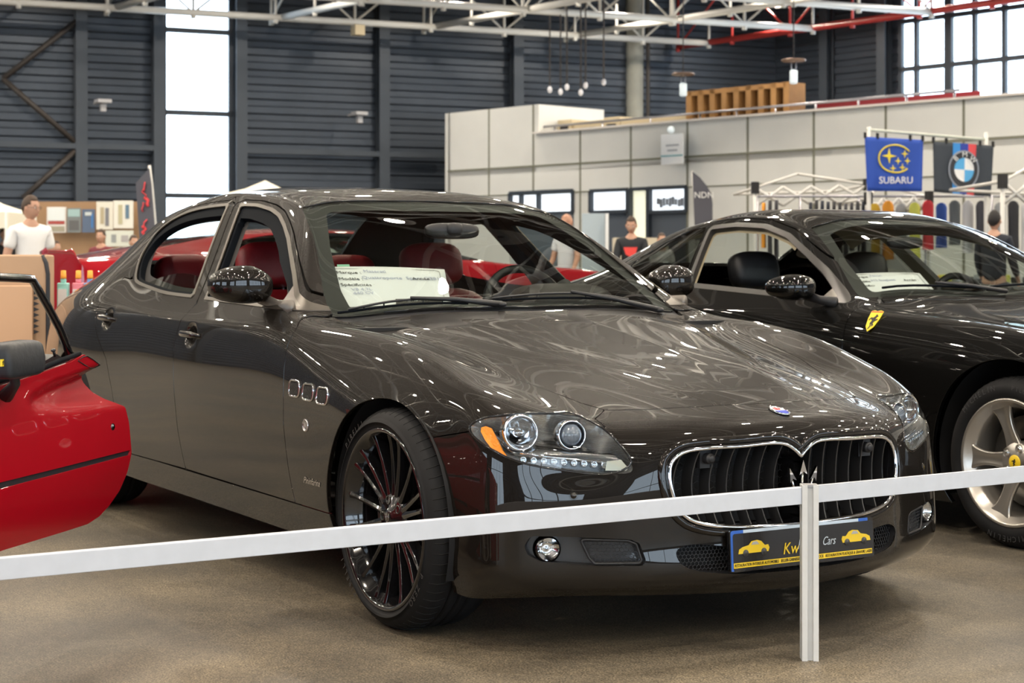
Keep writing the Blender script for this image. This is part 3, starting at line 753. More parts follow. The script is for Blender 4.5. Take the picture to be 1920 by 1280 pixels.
    for sd in (-1, 1):
        T = (lambda a: a) if sd > 0 else (lambda a: a.mirrored())
        surf_obj('front_fender', T(fender), PAINT, car, .016)
        surf_obj('side_sill', T(sill), PAINT, car, .016)
        for d, w, poly, dn in ((door1, wf, fw, 'front_door'), (door2, wr, rw, 'rear_door')):
            do = surf_obj(dn, T(d), PAINT, car, .018)
            f0 = sdf(XZ(w), poly)
            trim, rest = w.clip(-.0115-f0)
            surf_obj('window_trim', T(trim).offset(.0035), SATIN, do, .008)
            def hole_f(s):
                p = XZ(s); top = np.interp(p[:, 1], [.98, 1.10], [0, 1])
                return np.maximum(sdf(p, poly)+.023, sdf(p+np.array([0, .030]), poly)+.024*top if dn == 'front_door' else sdf(p+np.array([-.022, .024]), poly)+.022*top)
            hole, frame = rest.clip(hole_f(rest))
            if dn == 'front_door':    # mirror sail in the front corner
                sail = np.array([(-.72,.90),(-.985,.90),(-.975,.965),(-1.045,1.10),(-.90,1.02)])
                ff = sdf(XZ(frame), sail); sl, frame = frame.clip(ff)
                ff = sdf(XZ(hole), sail); sl2, hole = hole.clip(ff)
                surf_obj('mirror_sail', T(sl+sl2).offset(.002), mat('sail_trim', (.16, .145, .13), .35, .5), do, .008)
                surf_obj('window_seal', T(frame).offset(-.006), RUBBER, do, .03)
            else:
                surf_obj('window_seal', T(frame).offset(-.006), RUBBER, do, .03)
                gy = hole.v[:, 2]-(1.062-.35*(hole.v[:, 0]+2.1)**2)
                g, _ = hole.clip(gy); surf_obj('side_glass', T(g).offset(-.02), WINDGLASS, do, 0)
    return car, base, dict(lens=lens, ws_poly=ws_poly, gr=gr_poly, gr_cut=gr_cut, li_cut=li_cut, fp_cut=fp_cut, fp_poly=fp_poly, li_poly=li_poly, hl_poly=hl_poly, fw=fw, rw=rw)
qp, QB, QX = build_qp()
# ------------------------------------------------------------------ details of the grey saloon
QPJ = Proj(QB)
def qp_details():
    car = qp
    LEAD = arch_m = mat('arch_liner', (.008, .008, .009), .8)
    # wheels
    fs = spokes_multi(18)
    letter = mat('tyre_letter', (.045, .045, .047), .5)
    wheel('front_wheel', car, (0, -.8035, .338), -1, .326, .243, .265, fs, GLOSSBLACK, 'trident', text=[('PIRELLI', .294, PI/2+.62, .026, letter), ('P ZERO', .294, -.62, .026, letter), ('PIRELLI', .294, -PI/2-.8, .026, letter)])
    wheel('front_wheel', car, (0, .8035, .338), 1, .326, .243, .265, fs, GLOSSBLACK, 'trident')
    wheel('rear_wheel', car, (-3.064, -.785, .340), -1, .328, .285, .262, fs, GLOSSBLACK, 'trident')
    wheel('rear_wheel', car, (-3.064, .785, .340), 1, .328, .285, .262, fs, GLOSSBLACK, 'trident')
    for cx, cz, r, y0 in ((-.022, .33, .372, .50), (-3.064, .335, .380, .50)):
        for sd in (-1, 1):
            mb = MB(); a0 = -.35; V = []; F = []; n = 30
            prof = [(.05, y0), (r, y0), (r, .70), (r, .885)]
            for k in range(n+1):
                q = a0+(PI-2*a0)*k/n
                for pr, y in prof: V.append((cx+pr*math.cos(q), sd*y, cz+pr*math.sin(q)))
            for k in range(n):
                for i in range(3): a = k*4+i; F.append((a, a+1, a+5, a+4))
            mb.add(V, F, True); mb.build('wheel_arch_liner', LEAD, car)
    # underside, bulkheads
    mb = MB(); mb.box((-1.55, 0, .215), (2.25, 1.66, .06)); mb.box((-1.7, 0, .26), (4.3, .96, .10)); mb.box((.33, 0, .24), (.50, .9, .10)); mb.box((-3.7, 0, .30), (.7, 1.3, .12))
    mb.box((.05, 0, .42), (.9, .94, .36)); mb.box((-.55, 0, .58), (.06, 1.60, .6)); mb.box((-3.25, 0, .60), (.9, .92, .6))
    mb.build('underbody', LEAD, car)
    # headliner and door cards
    s = QB.clip(.955-QB.v[:, 2])[0]; s = s.clip(-np.maximum(sdf(XY(s), QX['ws_poly'])-.02, 0*s.v[:, 2]-9))[0]
    bl = [(-2.93,-.3),(-2.93,.1),(-2.90,.47),(-3.44,.55),(-3.57,.42),(-3.60,0),(-3.6,-.3)]
    s = s.clip(-sdf(XY(s), bl))[0]
    for w in ('fw', 'rw'): s = s.clip(-np.maximum(sdf(XZ(s), QX[w])+.05, .5-s.v[:, 1]))[0]
    lin = s.clip(s.v[:, 0]+.95)[0]; lin = lin.clip(-3.75-lin.v[:, 0])[0]
    surf_obj('headliner', both(lin).offset(-.035), mat('headliner_cloth', (.035, .033, .032), .9), car, 0)
    s = QB.clip(QB.v[:, 2]-.93)[0]; s = s.clip(.28-s.v[:, 2])[0]; s = s.clip(s.v[:, 0]+.75)[0]; s = s.clip(-2.68-s.v[:, 0])[0]; s = s.clip(.5-s.v[:, 1])[0]
    for sd in (-1, 1): surf_obj('door_card', (s if sd > 0 else s.mirrored()).offset(-.055), TANLEATHER, car, .01)
    for sd in (-1, 1):
        b = MB(); b.tube([(-1.74, .80*sd, .90), (-1.83, .735*sd, 1.05), (-1.93, .655*sd, 1.20), (-2.01, .585*sd, 1.31)], [.062, .058, .056, .05], 10, flat=.45, up=(1, 0, 0)); b.build('pillar_trim', mat('pillar_trim', (.018, .024, .032), .7, spec=.1), car)
    # windscreen black border
    g = QB.clip(np.maximum(sdf(XY(QB), QX['ws_poly']), .86-QB.v[:, 2]))[0]
    inner = poly_round([(-.69,-.3),(-.69,0),(-.705,.30),(-.79,.640),(-.90,.628),(-1.12,.565),(-1.365,.47),(-1.372,.25),(-1.375,-.3)], [0,.02,.02,.03,.02,.02,.05,.02,0])
    g = g.clip(-sdf(XY(g), inner))[0]
    surf_obj('windscreen_border', both(g).offset(-.007), mat('glass_border', (.004, .004, .004), .5), car, 0)
    # ---- headlights
    for sd in (-1, 1):
        L = QX['lens'] if sd > 0 else QX['lens'].mirrored()
        H = surf_obj('headlight', L.offset(-.002), CLEARGLASS, car, 0)
        rim_wall('lamp_wall', L.offset(-.003), .075, mat('lamp_wall', (.55, .55, .55), .22, .8), H, .10)
        surf_obj('lamp_housing', L.offset(-.080), mat('lamp_housing', (.17, .17, .175), .16, .95), H, 0)
        ax = Vector((.93, .22*sd, .10)).normalized()
        def unit(c, r, nm, bowl):
            M = frame3(c, ax.orthogonal(), z=ax)
            b = MB(); b.lathe([(r*1.18, -.02), (r*1.16, .012), (r*1.06, .018), (r, .012), (r*.98, -.01)], 36, M=M); b.build(nm+'_ring', CHROME, H)
            b = MB()
            if bowl: b.lathe([(r*.98, .004), (r*.85, -.018), (r*.55, -.035), (.006, -.042)], 36, M=M); b.build(nm+'_reflector', CHROME, H); c2 = MB(); c2.lathe([(0, .0), (.011, -.004), (.012, -.03)], 16, M=M); c2.build('bulb_shield', CHROME, H)
            else: b.lathe([(0, .030), (r*.4, .028), (r*.72, .019), (r*.93, .004), (r*.97, -.01)], 36, M=M); b.build(nm+'_lens', mat('projector_lens', (.16, .19, .24), .03, .0, coat=1, spec=1), H)
        unit(Vector((.538, .606*sd, .616)), .036, 'projector', False)
        unit(Vector((.462, .725*sd, .622)), .044, 'main_beam', True)
        b = MB(); fr = lambda y, z, o: QPJ.front(y*sd, z)[0] - QPJ.front(y*sd, z)[1]*o
        AM = [(.825,.628),(.821,.640),(.812,.645),(.803,.640),(.801,.61),(.796,.583),(.784,.556),(.790,.555),(.803,.566),(.815,.582),(.823,.605)]
        dd = .010 if sd < 0 else .060
        ns = [fr(y, z, dd) for y, z in AM]; nb = [fr(y, z, dd+.01) for y, z in AM]; n = len(AM)
        b.add(ns+nb, [tuple(range(n)), tuple(range(2*n-1, n-1, -1))]+[(i, (i+1) % n, n+(i+1) % n, n+i) for i in range(n)])
        if sd < 0: b.build('amber_reflector', mat('amber', (.95, .30, .01), .25, 0, coat=1, bump=.4, nscale=90), H)
        for k in range(9):
            y = .755-k*.0235; z = .556-k*.0018
            c = fr(y, z, .022); M = frame3(c, ax.orthogonal(), z=ax)
            b = MB(); b.lathe([(0, .004), (.0055, .003), (.0085, .006), (.0095, .004), (.0095, -.006)], 12, M=M); b.build('running_light', mat('led_cup', (.5, .53, .58), .15, .9), H)
        b = MB(); b.tube([fr(y, z, .03) for y, z in ((.76, .575), (.70, .566), (.62, .556), (.55, .550), (.525, .552))], .0045, 6); b.build('lamp_strip', CHROME, H)
        C = [(.566,.527),(.560,.552),(.526,.556),(.512,.534),(.517,.527)]; n = len(C)
        ns = [fr(y, z, .006) for y, z in C]; nb = [fr(y, z, .03) for y, z in C]; b = MB()
        b.add(ns+nb, [tuple(range(n)), tuple(range(2*n-1, n-1, -1))]+[(i, (i+1) % n, n+(i+1) % n, n+i) for i in range(n)]); b.build('corner_reflector', mat('corner_refl', (.62, .60, .50), .2, .7), H)
        e = poly_smooth(QX['hl_poly'][::6], 4)
        b = MB(); b.tube([QPJ.front(y*sd, z)[0]+Vector((-.001, 0, 0)) for y, z in e], .0035, 6, closed=True); b.build('lamp_seal', GLOSSBLACK, H)
    # ---- grille
    G = thing('grille', None, None); G.parent = car
    cut = QX['gr_cut']
    rim_wall('grille_wall', both(cut), .10, GLOSSBLACK, G)
    bk = surf_obj('radiator', both(cut).offset(-.13), mat('radiator', (.006, .006, .007), .7), G, 0)
    gp = QX['gr']; step = gp[::3]
    ring = [QPJ.front(y, z)[0] + Vector((.002, 0, 0)) for y, z in gp[::2]]
    b = MB(); b.tube(ring, .0065, 8, closed=True); b.build('chrome_ring', CHROME, G)
    ctr = np.array([0, .47]); outer = []
    P = gp[::2]; Tn = np.roll(P, -1, 0)-np.roll(P, 1, 0); N2 = np.stack([Tn[:, 1], -Tn[:, 0]], 1); N2 /= np.linalg.norm(N2, axis=1)[:, None]
    if (N2*(P-ctr)).sum(1).mean() < 0: N2 = -N2
    out = [QPJ.front(*(p+n*.017))[0] - Vector((.004, 0, 0)) for p, n in zip(P, N2)]
    b = MB(); b.tube(out, .0125, 10, closed=True); b.build('grille_surround', PAINT, G)
    def zr(y):
        zs = []; n = len(gp)
        for i in range(n):
            a, c = gp[i], gp[(i+1) % n]
            if (a[0]-y)*(c[0]-y) < 0: zs.append(a[1]+(c[1]-a[1])*(y-a[0])/(c[0]-a[0]))
        return min(zs), max(zs)
    for k in range(-7, 8):
        y = k*.0535 + (.00001 if k == 0 else 0)
        if abs(y) > .40 or k == 0: continue
        z0, z1 = zr(y); b = MB(); V = []; F = []; n = 10
        for i in range(n+1):
            t = i/n; z = z0+(z1-z0)*t; x = QPJ.front(y*.97, .47)[0].x-.012 - .030*math.sin(PI*t)**.8
            yy = y + .010*math.sin(PI*t)*(1 if y > 0 else -1)
            for dx, dy in ((0, -.0022), (0, .0022), (-.045, .0035), (-.045, -.0035)): V.append((x+dx, yy+dy, z))
        for i in range(n):
            for j in range(4): F.append((i*4+j, i*4+(j+1) % 4, i*4+4+(j+1) % 4, i*4+4+j))
        b.add(V, F, True); b.build('grille_bar', mat('grille_bar', (.035, .035, .037), .3, .3, coat=.5), G, bevel=.0008)
    fn = lambda a, c: Vector((QPJ.front(a*.95, .47)[0].x-.085, a, c))
    hexmesh('grille_mesh', [(-.37, .40), (.37, .40), (.37, .56), (-.37, .56)], .012, fn, mat('mesh_wire', (.02, .02, .022), .4, .5), G, .0009)
    for sd in (-1, 1):
        c, n = QPJ.front(.29*sd, .553); c.x -= .012
        b = MB(); M = frame3(c, Vector((0, 1, 0)), z=Vector((1, 0, 0)))
        b.lathe([(0, .012), (.008, .012), (.010, .010), (.0105, .006), (.0145, .006), (.0155, .003), (.0155, -.03)], 20, M=M); b.box((c.x-.025, c.y, c.z-.002), (.02, .045, .050)); b.build('parking_sensor', BLACKPL, G)
    T = MB(); x = .803
    def prong(y0, z0, y1, z1, w):
        T.tube([(x, y0, z0), (x+.003, y1, z1)], [w*.75, w*.5], 8)
        d = Vector((0, y1-y0, z1-z0)).normalized(); e = Vector((0, d.z, -d.y))
        tip = Vector((x+.003, y1, z1))+d*.030; a = Vector((x+.003, y1, z1))
        V = [tip, a+e*w*1.9-d*.012, a-d*.002, a-e*w*1.9-d*.012]; V2 = [v+Vector((.006, 0, 0)) if i == 2 else v for i, v in enumerate(V)]
        T.add([v+Vector((.005, 0, 0)) for v in V]+[v-Vector((.004, 0, 0)) for v in V], [(0, 1, 2, 3), (7, 6, 5, 4), (0, 4, 5, 1), (1, 5, 6, 2), (2, 6, 7, 3), (3, 7, 4, 0)])
    prong(0, .40, 0, .508, .0075); prong(-.022, .44, -.040, .490, .006); prong(.022, .44, .040, .490, .006)
    T.tube([(x, y, .44-.020*math.cos(y/.03*1.3)) for y in np.linspace(-.026, .026, 9)], .0055, 8); T.tube([(x, 0, .43), (x, 0, .375)], .007, 8); T.sphere((x, 0, .41), .012, 12)
    T.build('trident_emblem', CHROME, G)
    # ---- lower intake and lamp pockets
    I = thing('lower_intake', None, None); I.parent = car
    rim_wall('intake_wall', both(QX['li_cut']), .07, BLACKPL, I)
    surf_obj('intake_back', both(QX['li_cut']).offset(-.075), mat('radiator'), I, 0)
    hexmesh('intake_mesh', [tuple(p) for p in QX['li_poly'][::2]], .0065, lambda a, c: QPJ.front(a, c)[0]-Vector((.020, 0, 0)), mat('mesh_black', (.03, .03, .033), .35, .3), I, .0010)
    for sd in (-1, 1):
        Pk = bpy.data.objects.new('fog_lamp_pocket', None); COL.objects.link(Pk); Pk.parent = car
        c = QX['fp_cut'] if sd > 0 else QX['fp_cut'].mirrored()
        rim_wall('pocket_wall', c, .045, BLACKPL, Pk); surf_obj('pocket_back', c.offset(-.042), mat('pocket_paint', (.035, .033, .033), .3, .4, coat=.6), Pk, 0)
        b = MB(); p, n = QPJ.front(.712*sd, .3135); p = p - n*.022; nn = (n + Vector((1.3, 0, 0))).normalized(); M = frame3(p, nn.orthogonal(), z=nn)
        b.lathe([(.036, -.02), (.036, .010), (.031, .013)], 28, M=M); b.build('fog_lamp_ring', DARKCHROME, Pk)
        b = MB(); b.lathe([(.032, .008), (.02, -.006), (.006, -.014), (0, -.002)], 28, M=M); b.build('fog_lamp_reflector', CHROME, Pk)
        b = MB(); b.lathe([(0, .019), (.015, .0175), (.027, .013), (.032, .008)], 28, M=M); b.build('fog_lamp_lens', CLEARGLASS, Pk)
        mp = [(.632,.341),(.520,.337),(.499,.328),(.488,.284),(.493,.276),(.600,.275),(.612,.290)]
        b = MB(); L = poly_round(mp, .008, 4); b.tube([QPJ.front(y*sd, z)[0]-Vector((.006, 0, 0)) for y, z in L], .004, 6, closed=True); b.build('vent_frame', BLACKPL, Pk)
        hexmesh('vent_mesh', mp, .0062, lambda a, c, sd=sd: QPJ.front(a*sd, c)[0]-Vector((.012, 0, 0)), mat('mesh_black'), Pk, .0010)
        # sensor and side details
        p, n = QPJ.front(.647*sd, .46); b = MB(); b.lathe([(0, .001), (.0085, .001), (.009, -.001), (.0105, -.001), (.0105, .0006), (.0115, .0006), (.012, -.002)], 20, M=frame3(p, n.orthogonal(), z=n)); b.build('parking_sensor', PAINT, car)
        for k, (vx, vz) in enumerate(((-.622, .685), (-.514, .680), (-.405, .675))):
            p, n = QPJ.side(vx, vz, sd); M = frame3(p, Vector((1, 0, 0)), z=n); M0 = M
            L = poly_round([(-.042, -.026), (.038, -.026), (.042, .026), (-.038, .026)], .02, 5)
            b = MB(); b.tube([(a, c, .001) for a, c in L], .0042, 8, closed=True, M=M); v = b.build('side_vent', CHROME, car)
            b = MB(); b.prism([(a*.97, c*.97) for a, c in L], -.002, .0008, M=M); b.build('vent_back', mat('radiator'), v)
            hexmesh('vent_mesh', [tuple(q) for q in L], .010, lambda a, c, M=M: M @ Vector((a, c, .0022)), mat('vent_wire', (.10, .10, .10), .3, .8), v, .0008, diamond=True)
        p, n = QPJ.side(-.529, .572, sd); M = frame3(p, Vector((1, 0, 0)), z=n)
        b = MB(); b.lathe([(.021, -.001), (.021, .003), (.0175, .0045), (.017, .002), (.0, .005)], 24, M=M); b.build('side_repeater', mat('repeater', (.6, .58, .6), .15, .8), car)
        p, n = QPJ.side(-.487, .395, sd); n = n.normalized(); xd = Vector((-sd, 0, 0))
        if sd < 0: text_obj('designer_script', 'Pininfarina', .030, frame3(p+n*.0015, Vector((1, 0, 0)), z=n), CHROME, car, 'CENTER', shear=.4, ext=.0008)
        # door handles
        for hx, hz, nm in ((-1.600, .824, 'front'), (-2.600, .857, 'rear')):
            dents.append((nm, hx+.01, hz, sd))
            pts = []; 
            for t in np.linspace(-1, 1, 9):
                p, n = QPJ.side(hx+t*.105, hz-t*.002, sd); pts.append(p + n*(.020-.020*abs(t)**3))
            b = MB(); b.tube(pts, [.006, .010, .012, .012, .012, .012, .012, .010, .006], 10, flat=.55, up=(0, 0, 1)); b.build('door_handle', mat('handle_paint', (.03, .026, .024), .15, .9, coat=1), car)
        # mirror
        Mr = bpy.data.objects.new('side_mirror', None); COL.objects.link(Mr); Mr.parent = car; Mr.location = (-1.085, .925*sd, 1.016); Mr.scale = (1, sd, 1)
        def shp(v):
            v = v.copy(); t = v.y/.11                       # +y outwards
            if v.z > 0: v.z *= (1.05-.28*max(0, t)**1.5)*(1 if t > -.3 else 1-.55*(-.3-t))
            else: v.z *= 1-.15*max(0, t)
            if v.x < 0: v.x *= .35
            v.x -= .035*max(0, t)**2; v.x -= 0
            return v
        V, F = blob(3.0, (.160, .218, .130), fn=shp); b = MB(); b.add(V, F, True); b.build('mirror_shell', PAINT, Mr)
        V, F = blob(3, (.012, .185, .105), n=20, k=10, fn=lambda v: v+Vector((-.031, 0, 0))); b = MB(); b.add(V, F, True); b.build('mirror_glass', CHROME, Mr)
        b = MB(); b.tube([(.0, -.07, -.045), (.10, -.10, -.072), (.22, -.095, -.078)], [.022, .020, .030], 12, flat=.5, up=(0, 0, 1)); b.build('mirror_arm', mat('sail_trim'), Mr)
    # badge on the nose
    p, n = QPJ.top(.700, .004); M = frame3(p+n*.001, Vector((0, 1, 0)), z=n)
    b = MB(); El = [(.024*math.cos(a), .036*math.sin(a)) for a in np.linspace(0, 2*PI, 36, endpoint=False)]
    b.tube([(x, y, .002) for x, y in El], .0028, 8, closed=True, M=M); bd = b.build('nose_badge', CHROME, car)
    up = [(x, y) for x, y in El if y >= -.002]; lo = [(x, y) for x, y in El if y < .002]
    sgn = 1 if (M.to_3x3() @ Vector((0, 1, 0))).x < 0 else -1
    if sgn < 0: up, lo = lo, up
    b = MB(); b.prism(up, 0, .002, M=M); b.build('badge_field', WHITEPRINT, bd); b = MB(); b.prism(lo, 0, .002, M=M); b.build('badge_field', mat('badge_blue', (.02, .05, .45), .3), bd)
    b = MB()
    for dx in (-.008, 0, .008): b.tube([(dx, sgn*.006, .003), (dx*1.2, sgn*(.026 if dx == 0 else .020), .003)], .0014, 5, M=M)
    b.tube([(-.008, sgn*.006, .003), (.008, sgn*.006, .003)], .0012, 5, M=M); b.build('badge_trident', mat('badge_red', (.55, .02, .03), .4), bd)
    # wipers
    def wiper(a, bpt, piv):
        Wp = bpy.data.objects.new('wiper', None); COL.objects.link(Wp); Wp.parent = car
        pa, pb = Vector(a), Vector(bpt); m = pa.lerp(pb, .55)
        def sk(x, y, o=.012): q, n = QPJ.top(x, y); return q + n*o
        pts = [sk(pa.x+(pb.x-pa.x)*t, pa.y+(pb.y-pa.y)*t, .006) for t in np.linspace(0, 1, 9)]
        b = MB(); b.tube(pts, .0045, 6); b.build('wiper_blade', RUBBER, Wp)
        pts2 = [sk(pa.x+(pb.x-pa.x)*t, pa.y+(pb.y-pa.y)*t, .010+.014*math.sin(PI*t)) for t in np.linspace(.08, .92, 9)]
        b = MB(); b.tube(pts2, .0042, 6)
        for t in (.2, .35, .65, .8): k = sk(pa.x+(pb.x-pa.x)*t, pa.y+(pb.y-pa.y)*t, .006); b.tube([k, k+Vector((0, 0, .014))], .003, 5)
        b.build('wiper_frame', BLACKPL, Wp)
        b = MB(); k = sk(m.x, m.y, .030); pv = sk(*piv, .012); b.tube([k, k.lerp(pv, .5)+Vector((0, 0, .006)), pv], [.006, .008, .012], 8); b.sphere(tuple(pv), .018, 12, sc3=(1, 1, .6)); b.build('wiper_arm', BLACKPL, Wp)
    wiper((-.775, -.700), (-.680, -.245), (-.645, -.13)); wiper((-.690, -.200), (-.730, .52), (-.665, .56))
    # plate carrier
    PL = thing('plate', None, None); PL.parent = car
    BLc, BRc, TLc = Vector((.812, -.26, .2465)), Vector((.812, .26, .2465)), Vector((.806, -.26, .356))
    M = frame3((.812, 0, .301), Vector((0, 1, 0)), y=Vector((-.0545, 0, 1)))
    b = MB(); b.prism(poly_round([(-.262, -.057), (.262, -.057), (.262, .057), (-.262, .057)], .010, 4), -.012, .0, M=M); b.build('plate_frame', GLOSSBLACK, PL)
    b = MB(); b.prism(poly_round([(-.259, -.054), (-.250, -.054), (-.250, .0465), (-.215, .0465), (-.215, .0565), (-.259, .0565)], [.001, 0, 0, 0, 0, .008], 3), -.010, .0010, M=M); b.prism([(.205, .0462), (.240, .0462), (.240, .0566), (.205, .0566)], -.010, .0014, M=M); b.build('plate_corner', mat('plate_blue', (.03, .12, .50), .35), PL)
    b = MB(); b.prism(poly_round([(-.215, .046), (.232, .046), (.232, .0565), (-.215, .0565)], .001, 1), -.010, .0012, M=M); b.build('plate_edge', mat('plate_edge', (.55, .65, .75), .35), PL)
    b = MB(); b.prism(poly_round([(-.252, -.054), (.258, -.054), (.258, .048), (-.252, .048)], .008, 4), -.008, .0018, M=M); b.build('plate_face', mat('plate_face', (.010, .009, .010), .25, coat=.4), PL)
    b = MB(); b.prism([(-.252, -.046), (.252, -.046), (.252, -.032), (-.252, -.032)], .0018, .0026, M=M); b.build('plate_band', YELLOW, PL)
    z = .0032
    text_obj('plate_text', 'RESTAURATION INTERIEUR AUTOMOBILE   SELLIER-GARNISSEUR   CENTRE', .0118, M @ Matrix.Translation((-.250, -.039, z)), INK, PL, xs=.70, shear=.15)
    text_obj('plate_text', 'COVERLOCK   RESTAURATION PLASTIQUE & GRAVURE LASER', .0118, M @ Matrix.Translation((.250, -.039, z)), INK, PL, 'RIGHT', xs=.70, shear=.15)
    text_obj('plate_text', 'Kw', .046, M @ Matrix.Translation((-.080, -.008, z)), YELLOW, PL, shear=.25, xs=.9)
    text_obj('plate_text', 'Racing', .038, M @ Matrix.Translation((-.026, .000, z)), mat('grey_print', (.5, .55, .6), .4), PL, shear=.45, xs=.60)
    text_obj('plate_text', 'Cars', .034, M @ Matrix.Translation((.064, .002, z)), mat('grey_print'), PL, shear=.45, xs=.75)
    prof = [(-.055,-.012),(-.052,.000),(-.040,.006),(-.018,.010),(-.008,.020),(.012,.022),(.026,.018),(.038,.006),(.050,.007),(.054,-.002),(.050,-.012)]
    for cx, sg in ((-.180, 1), (.192, -1)):
        P2 = [(x*sg, y) for x, y in prof]; P2 = P2[::-1] if sg < 0 else P2
        MM = M @ Matrix.Translation((cx, .004, 0)); b = MB(); b.prism(P2, .0018, .0030, M=MM); b.build('printed_car', YELLOW, PL)
        b = MB(); b.prism([(x*sg, y) for x, y in [(-.010,.010),(-.004,.018),(.010,.019),(.018,.010)]], .0030, .0034, M=MM); b.build('printed_window', mat('print_grey', (.4, .4, .4), .4), PL)
        for wx in (-.030, .034): b = MB(); b.lathe([(0, .0042), (.0095, .0042), (.0098, .002)], 16, M=MM @ Matrix.Translation((wx*sg, -.011, 0))); b.lathe([(0, .0048), (.0055, .0048), (.0058, .002)], 12, M=MM @ Matrix.Translation((wx*sg, -.011, 0))); b.build('printed_wheel', mat('print_dark', (.05, .05, .05), .4), PL)
    # ---- cabin
    mb = MB(); V, F = blob(6, (.50, 1.56, .22), n=32, k=12); mb.add(V, F, True, Matrix.Translation((-1.00, 0, .835))); mb.build('dashboard', TANLEATHER, car)
    mb = MB(); V, F = blob(3, (.30, .40, .16), n=24, k=10); mb.add(V, F, True, Matrix.Translation((-1.06, .38, .935))); mb.build('instrument_hood', TANLEATHER, car)
    mb = MB(); mb.box((-1.9, 0, .26), (2.6, 1.5, .04)); mb.build('cabin_floor', mat('carpet', (.02, .015, .015), .95), car)
    mb = MB(); V, F = blob(5, (1.1, .22, .30), n=20, k=10); mb.add(V, F, True, Matrix.Translation((-1.65, 0, .50))); mb.build('centre_console', TANLEATHER, car)
    steering_wheel(car, (-1.30, .38, .900))
    for y in (-.38, .38):
        seat(car, (-1.88, y, .42), REDLEATHER, REDLEATHER, back_h=.52)
        seat(car, (-2.80, y*1.08, .42), REDLEATHER, REDLEATHER, w=.56, back_h=.47, name='rear_seat')
    mb = MB(); mb.box((-3.28, 0, .93), (.50, 1.30, .05)); mb.build('parcel_shelf', TANLEATHER, car, bevel=.01)
    mb = MB(); V, F = blob(3.2, (.05, .235, .062), n=24, k=10); mb.add(V, F, True, Matrix.Translation((-1.24, 0, 1.215)))
    V, F = blob(3.2, (.05, .07, .05), n=16, k=8); mb.add(V, F, True, Matrix.Translation((-1.225, 0, 1.222))); mb.build('rear_view_mirror', BLACKPL, car)
dents = []
qp_details()

o, pt, at = paper_sheet((-.840, -.687, .9065), (-.840, -.220, .914), (-1.060, -.616, 1.067), (-1.060, -.130, 1.057),
    'white paper information sheet leaning behind the windscreen of the grey saloon', [
    ('Marque :', .08, .86, .022, INK, 1.25), ('Maserati', .30, .88, .024, BLUEINK, 1.1),
    ('Modèle :', .09, .72, .022, INK, 1.25), ('Quattroporte  Sport GTS', .28, .74, .024, BLUEINK, 1.2), ('Année :', .70, .72, .022, INK, 1.25), ('2011', .85, .73, .024, BLUEINK, 1.2),
    ('Spécificités :', .10, .59, .022, INK, 1.25), ('V8 4,7L', .18, .48, .022, BLUEINK, 1.2), ('440 CV', .19, .40, .022, BLUEINK, 1.2)])
b = MB(); V = [pt(.53, .04, .003), pt(.93, .04, .003), pt(.93, .26, .003), pt(.53, .26, .003)]; b.add(V, [(0, 1, 2, 3)]); cdm = b.build('photo_card', mat('card_dark', (.05, .045, .04), .5, noise=.6, nscale=30), o)
text_obj('printed_text', 'METZ AUTO PASSION', .017, at(.545, .215, .0045), WHITEPRINT, o, xs=1.15)
b = MB(); V = [pt(.10, 1.0, .0), pt(.20, 1.0, .0), pt(.20, 1.05, .0), pt(.10, 1.05, .0)]; b.add(V, [(0, 1, 2, 3)])
tag(b.build('parking_ticket', mat('green_card', (.25, .50, .35), .5)), 'green edge of a small card peeking over the white paper sheet', 'card')
# ------------------------------------------------------------------ two-door coupe (black one beside the saloon, red ones further off)
# x, zA, (yD,zD), (yE,zE), (yF,zF), y of the six side rows
CP = [
 (.74, .60, (.50,.585), (.66,.59), (.80,.60), (.835,.85,.86,.86,.86,.82)),
 (.52, .66, (.52,.655), (.68,.675), (.845,.70), (.885,.90,.91,.91,.90,.86)),
 (.30, .715, (.55,.715), (.71,.745), (.870,.765), (.925,.945,.95,.948,.935,.88)),
 (.02, .770, (.58,.775), (.73,.812), (.875,.822), (.935,.967,.972,.968,.955,.90)),
 (-.28, .812, (.61,.818), (.75,.850), (.872,.850), (.930,.962,.965,.960,.945,.90)),
 (-.58, .850, (.64,.850), (.77,.872), (.868,.866), (.922,.950,.945,.945,.945,.90)),
 (-.86, .905, (.69,.888), (.79,.890), (.872,.880), (.920,.945,.930,.935,.945,.90)),
 (-1.06, .985, (.71,.945), (.80,.935), (.880,.897), (.925,.947,.925,.930,.945,.90)),
 (-1.35, 1.165, (.63,1.120), (.725,1.075), (.885,.912), (.930,.950,.922,.930,.947,.90)),
 (-1.65, 1.312, (.545,1.262), (.640,1.215), (.885,.925), (.935,.952,.925,.932,.948,.90)),
 (-1.95, 1.358, (.535,1.308), (.605,1.270), (.885,.938), (.938,.955,.928,.936,.950,.90)),
 (-2.25, 1.365, (.530,1.312), (.605,1.268), (.880,.955), (.940,.960,.935,.942,.953,.90)),
 (-2.55, 1.340, (.520,1.285), (.620,1.215), (.868,.985), (.945,.970,.955,.958,.960,.90)),
 (-2.85, 1.278, (.520,1.220), (.650,1.130), (.860,.995), (.945,.975,.972,.970,.965,.90)),
 (-3.15, 1.170, (.540,1.115), (.680,1.050), (.860,.975), (.935,.968,.970,.968,.955,.89)),
 (-3.45, 1.040, (.560,1.010), (.690,.990), (.830,.940), (.895,.925,.930,.925,.910,.85)),
 (-3.72, .970, (.55,.955), (.66,.94), (.780,.90), (.84,.865,.87,.865,.85,.80)),
]
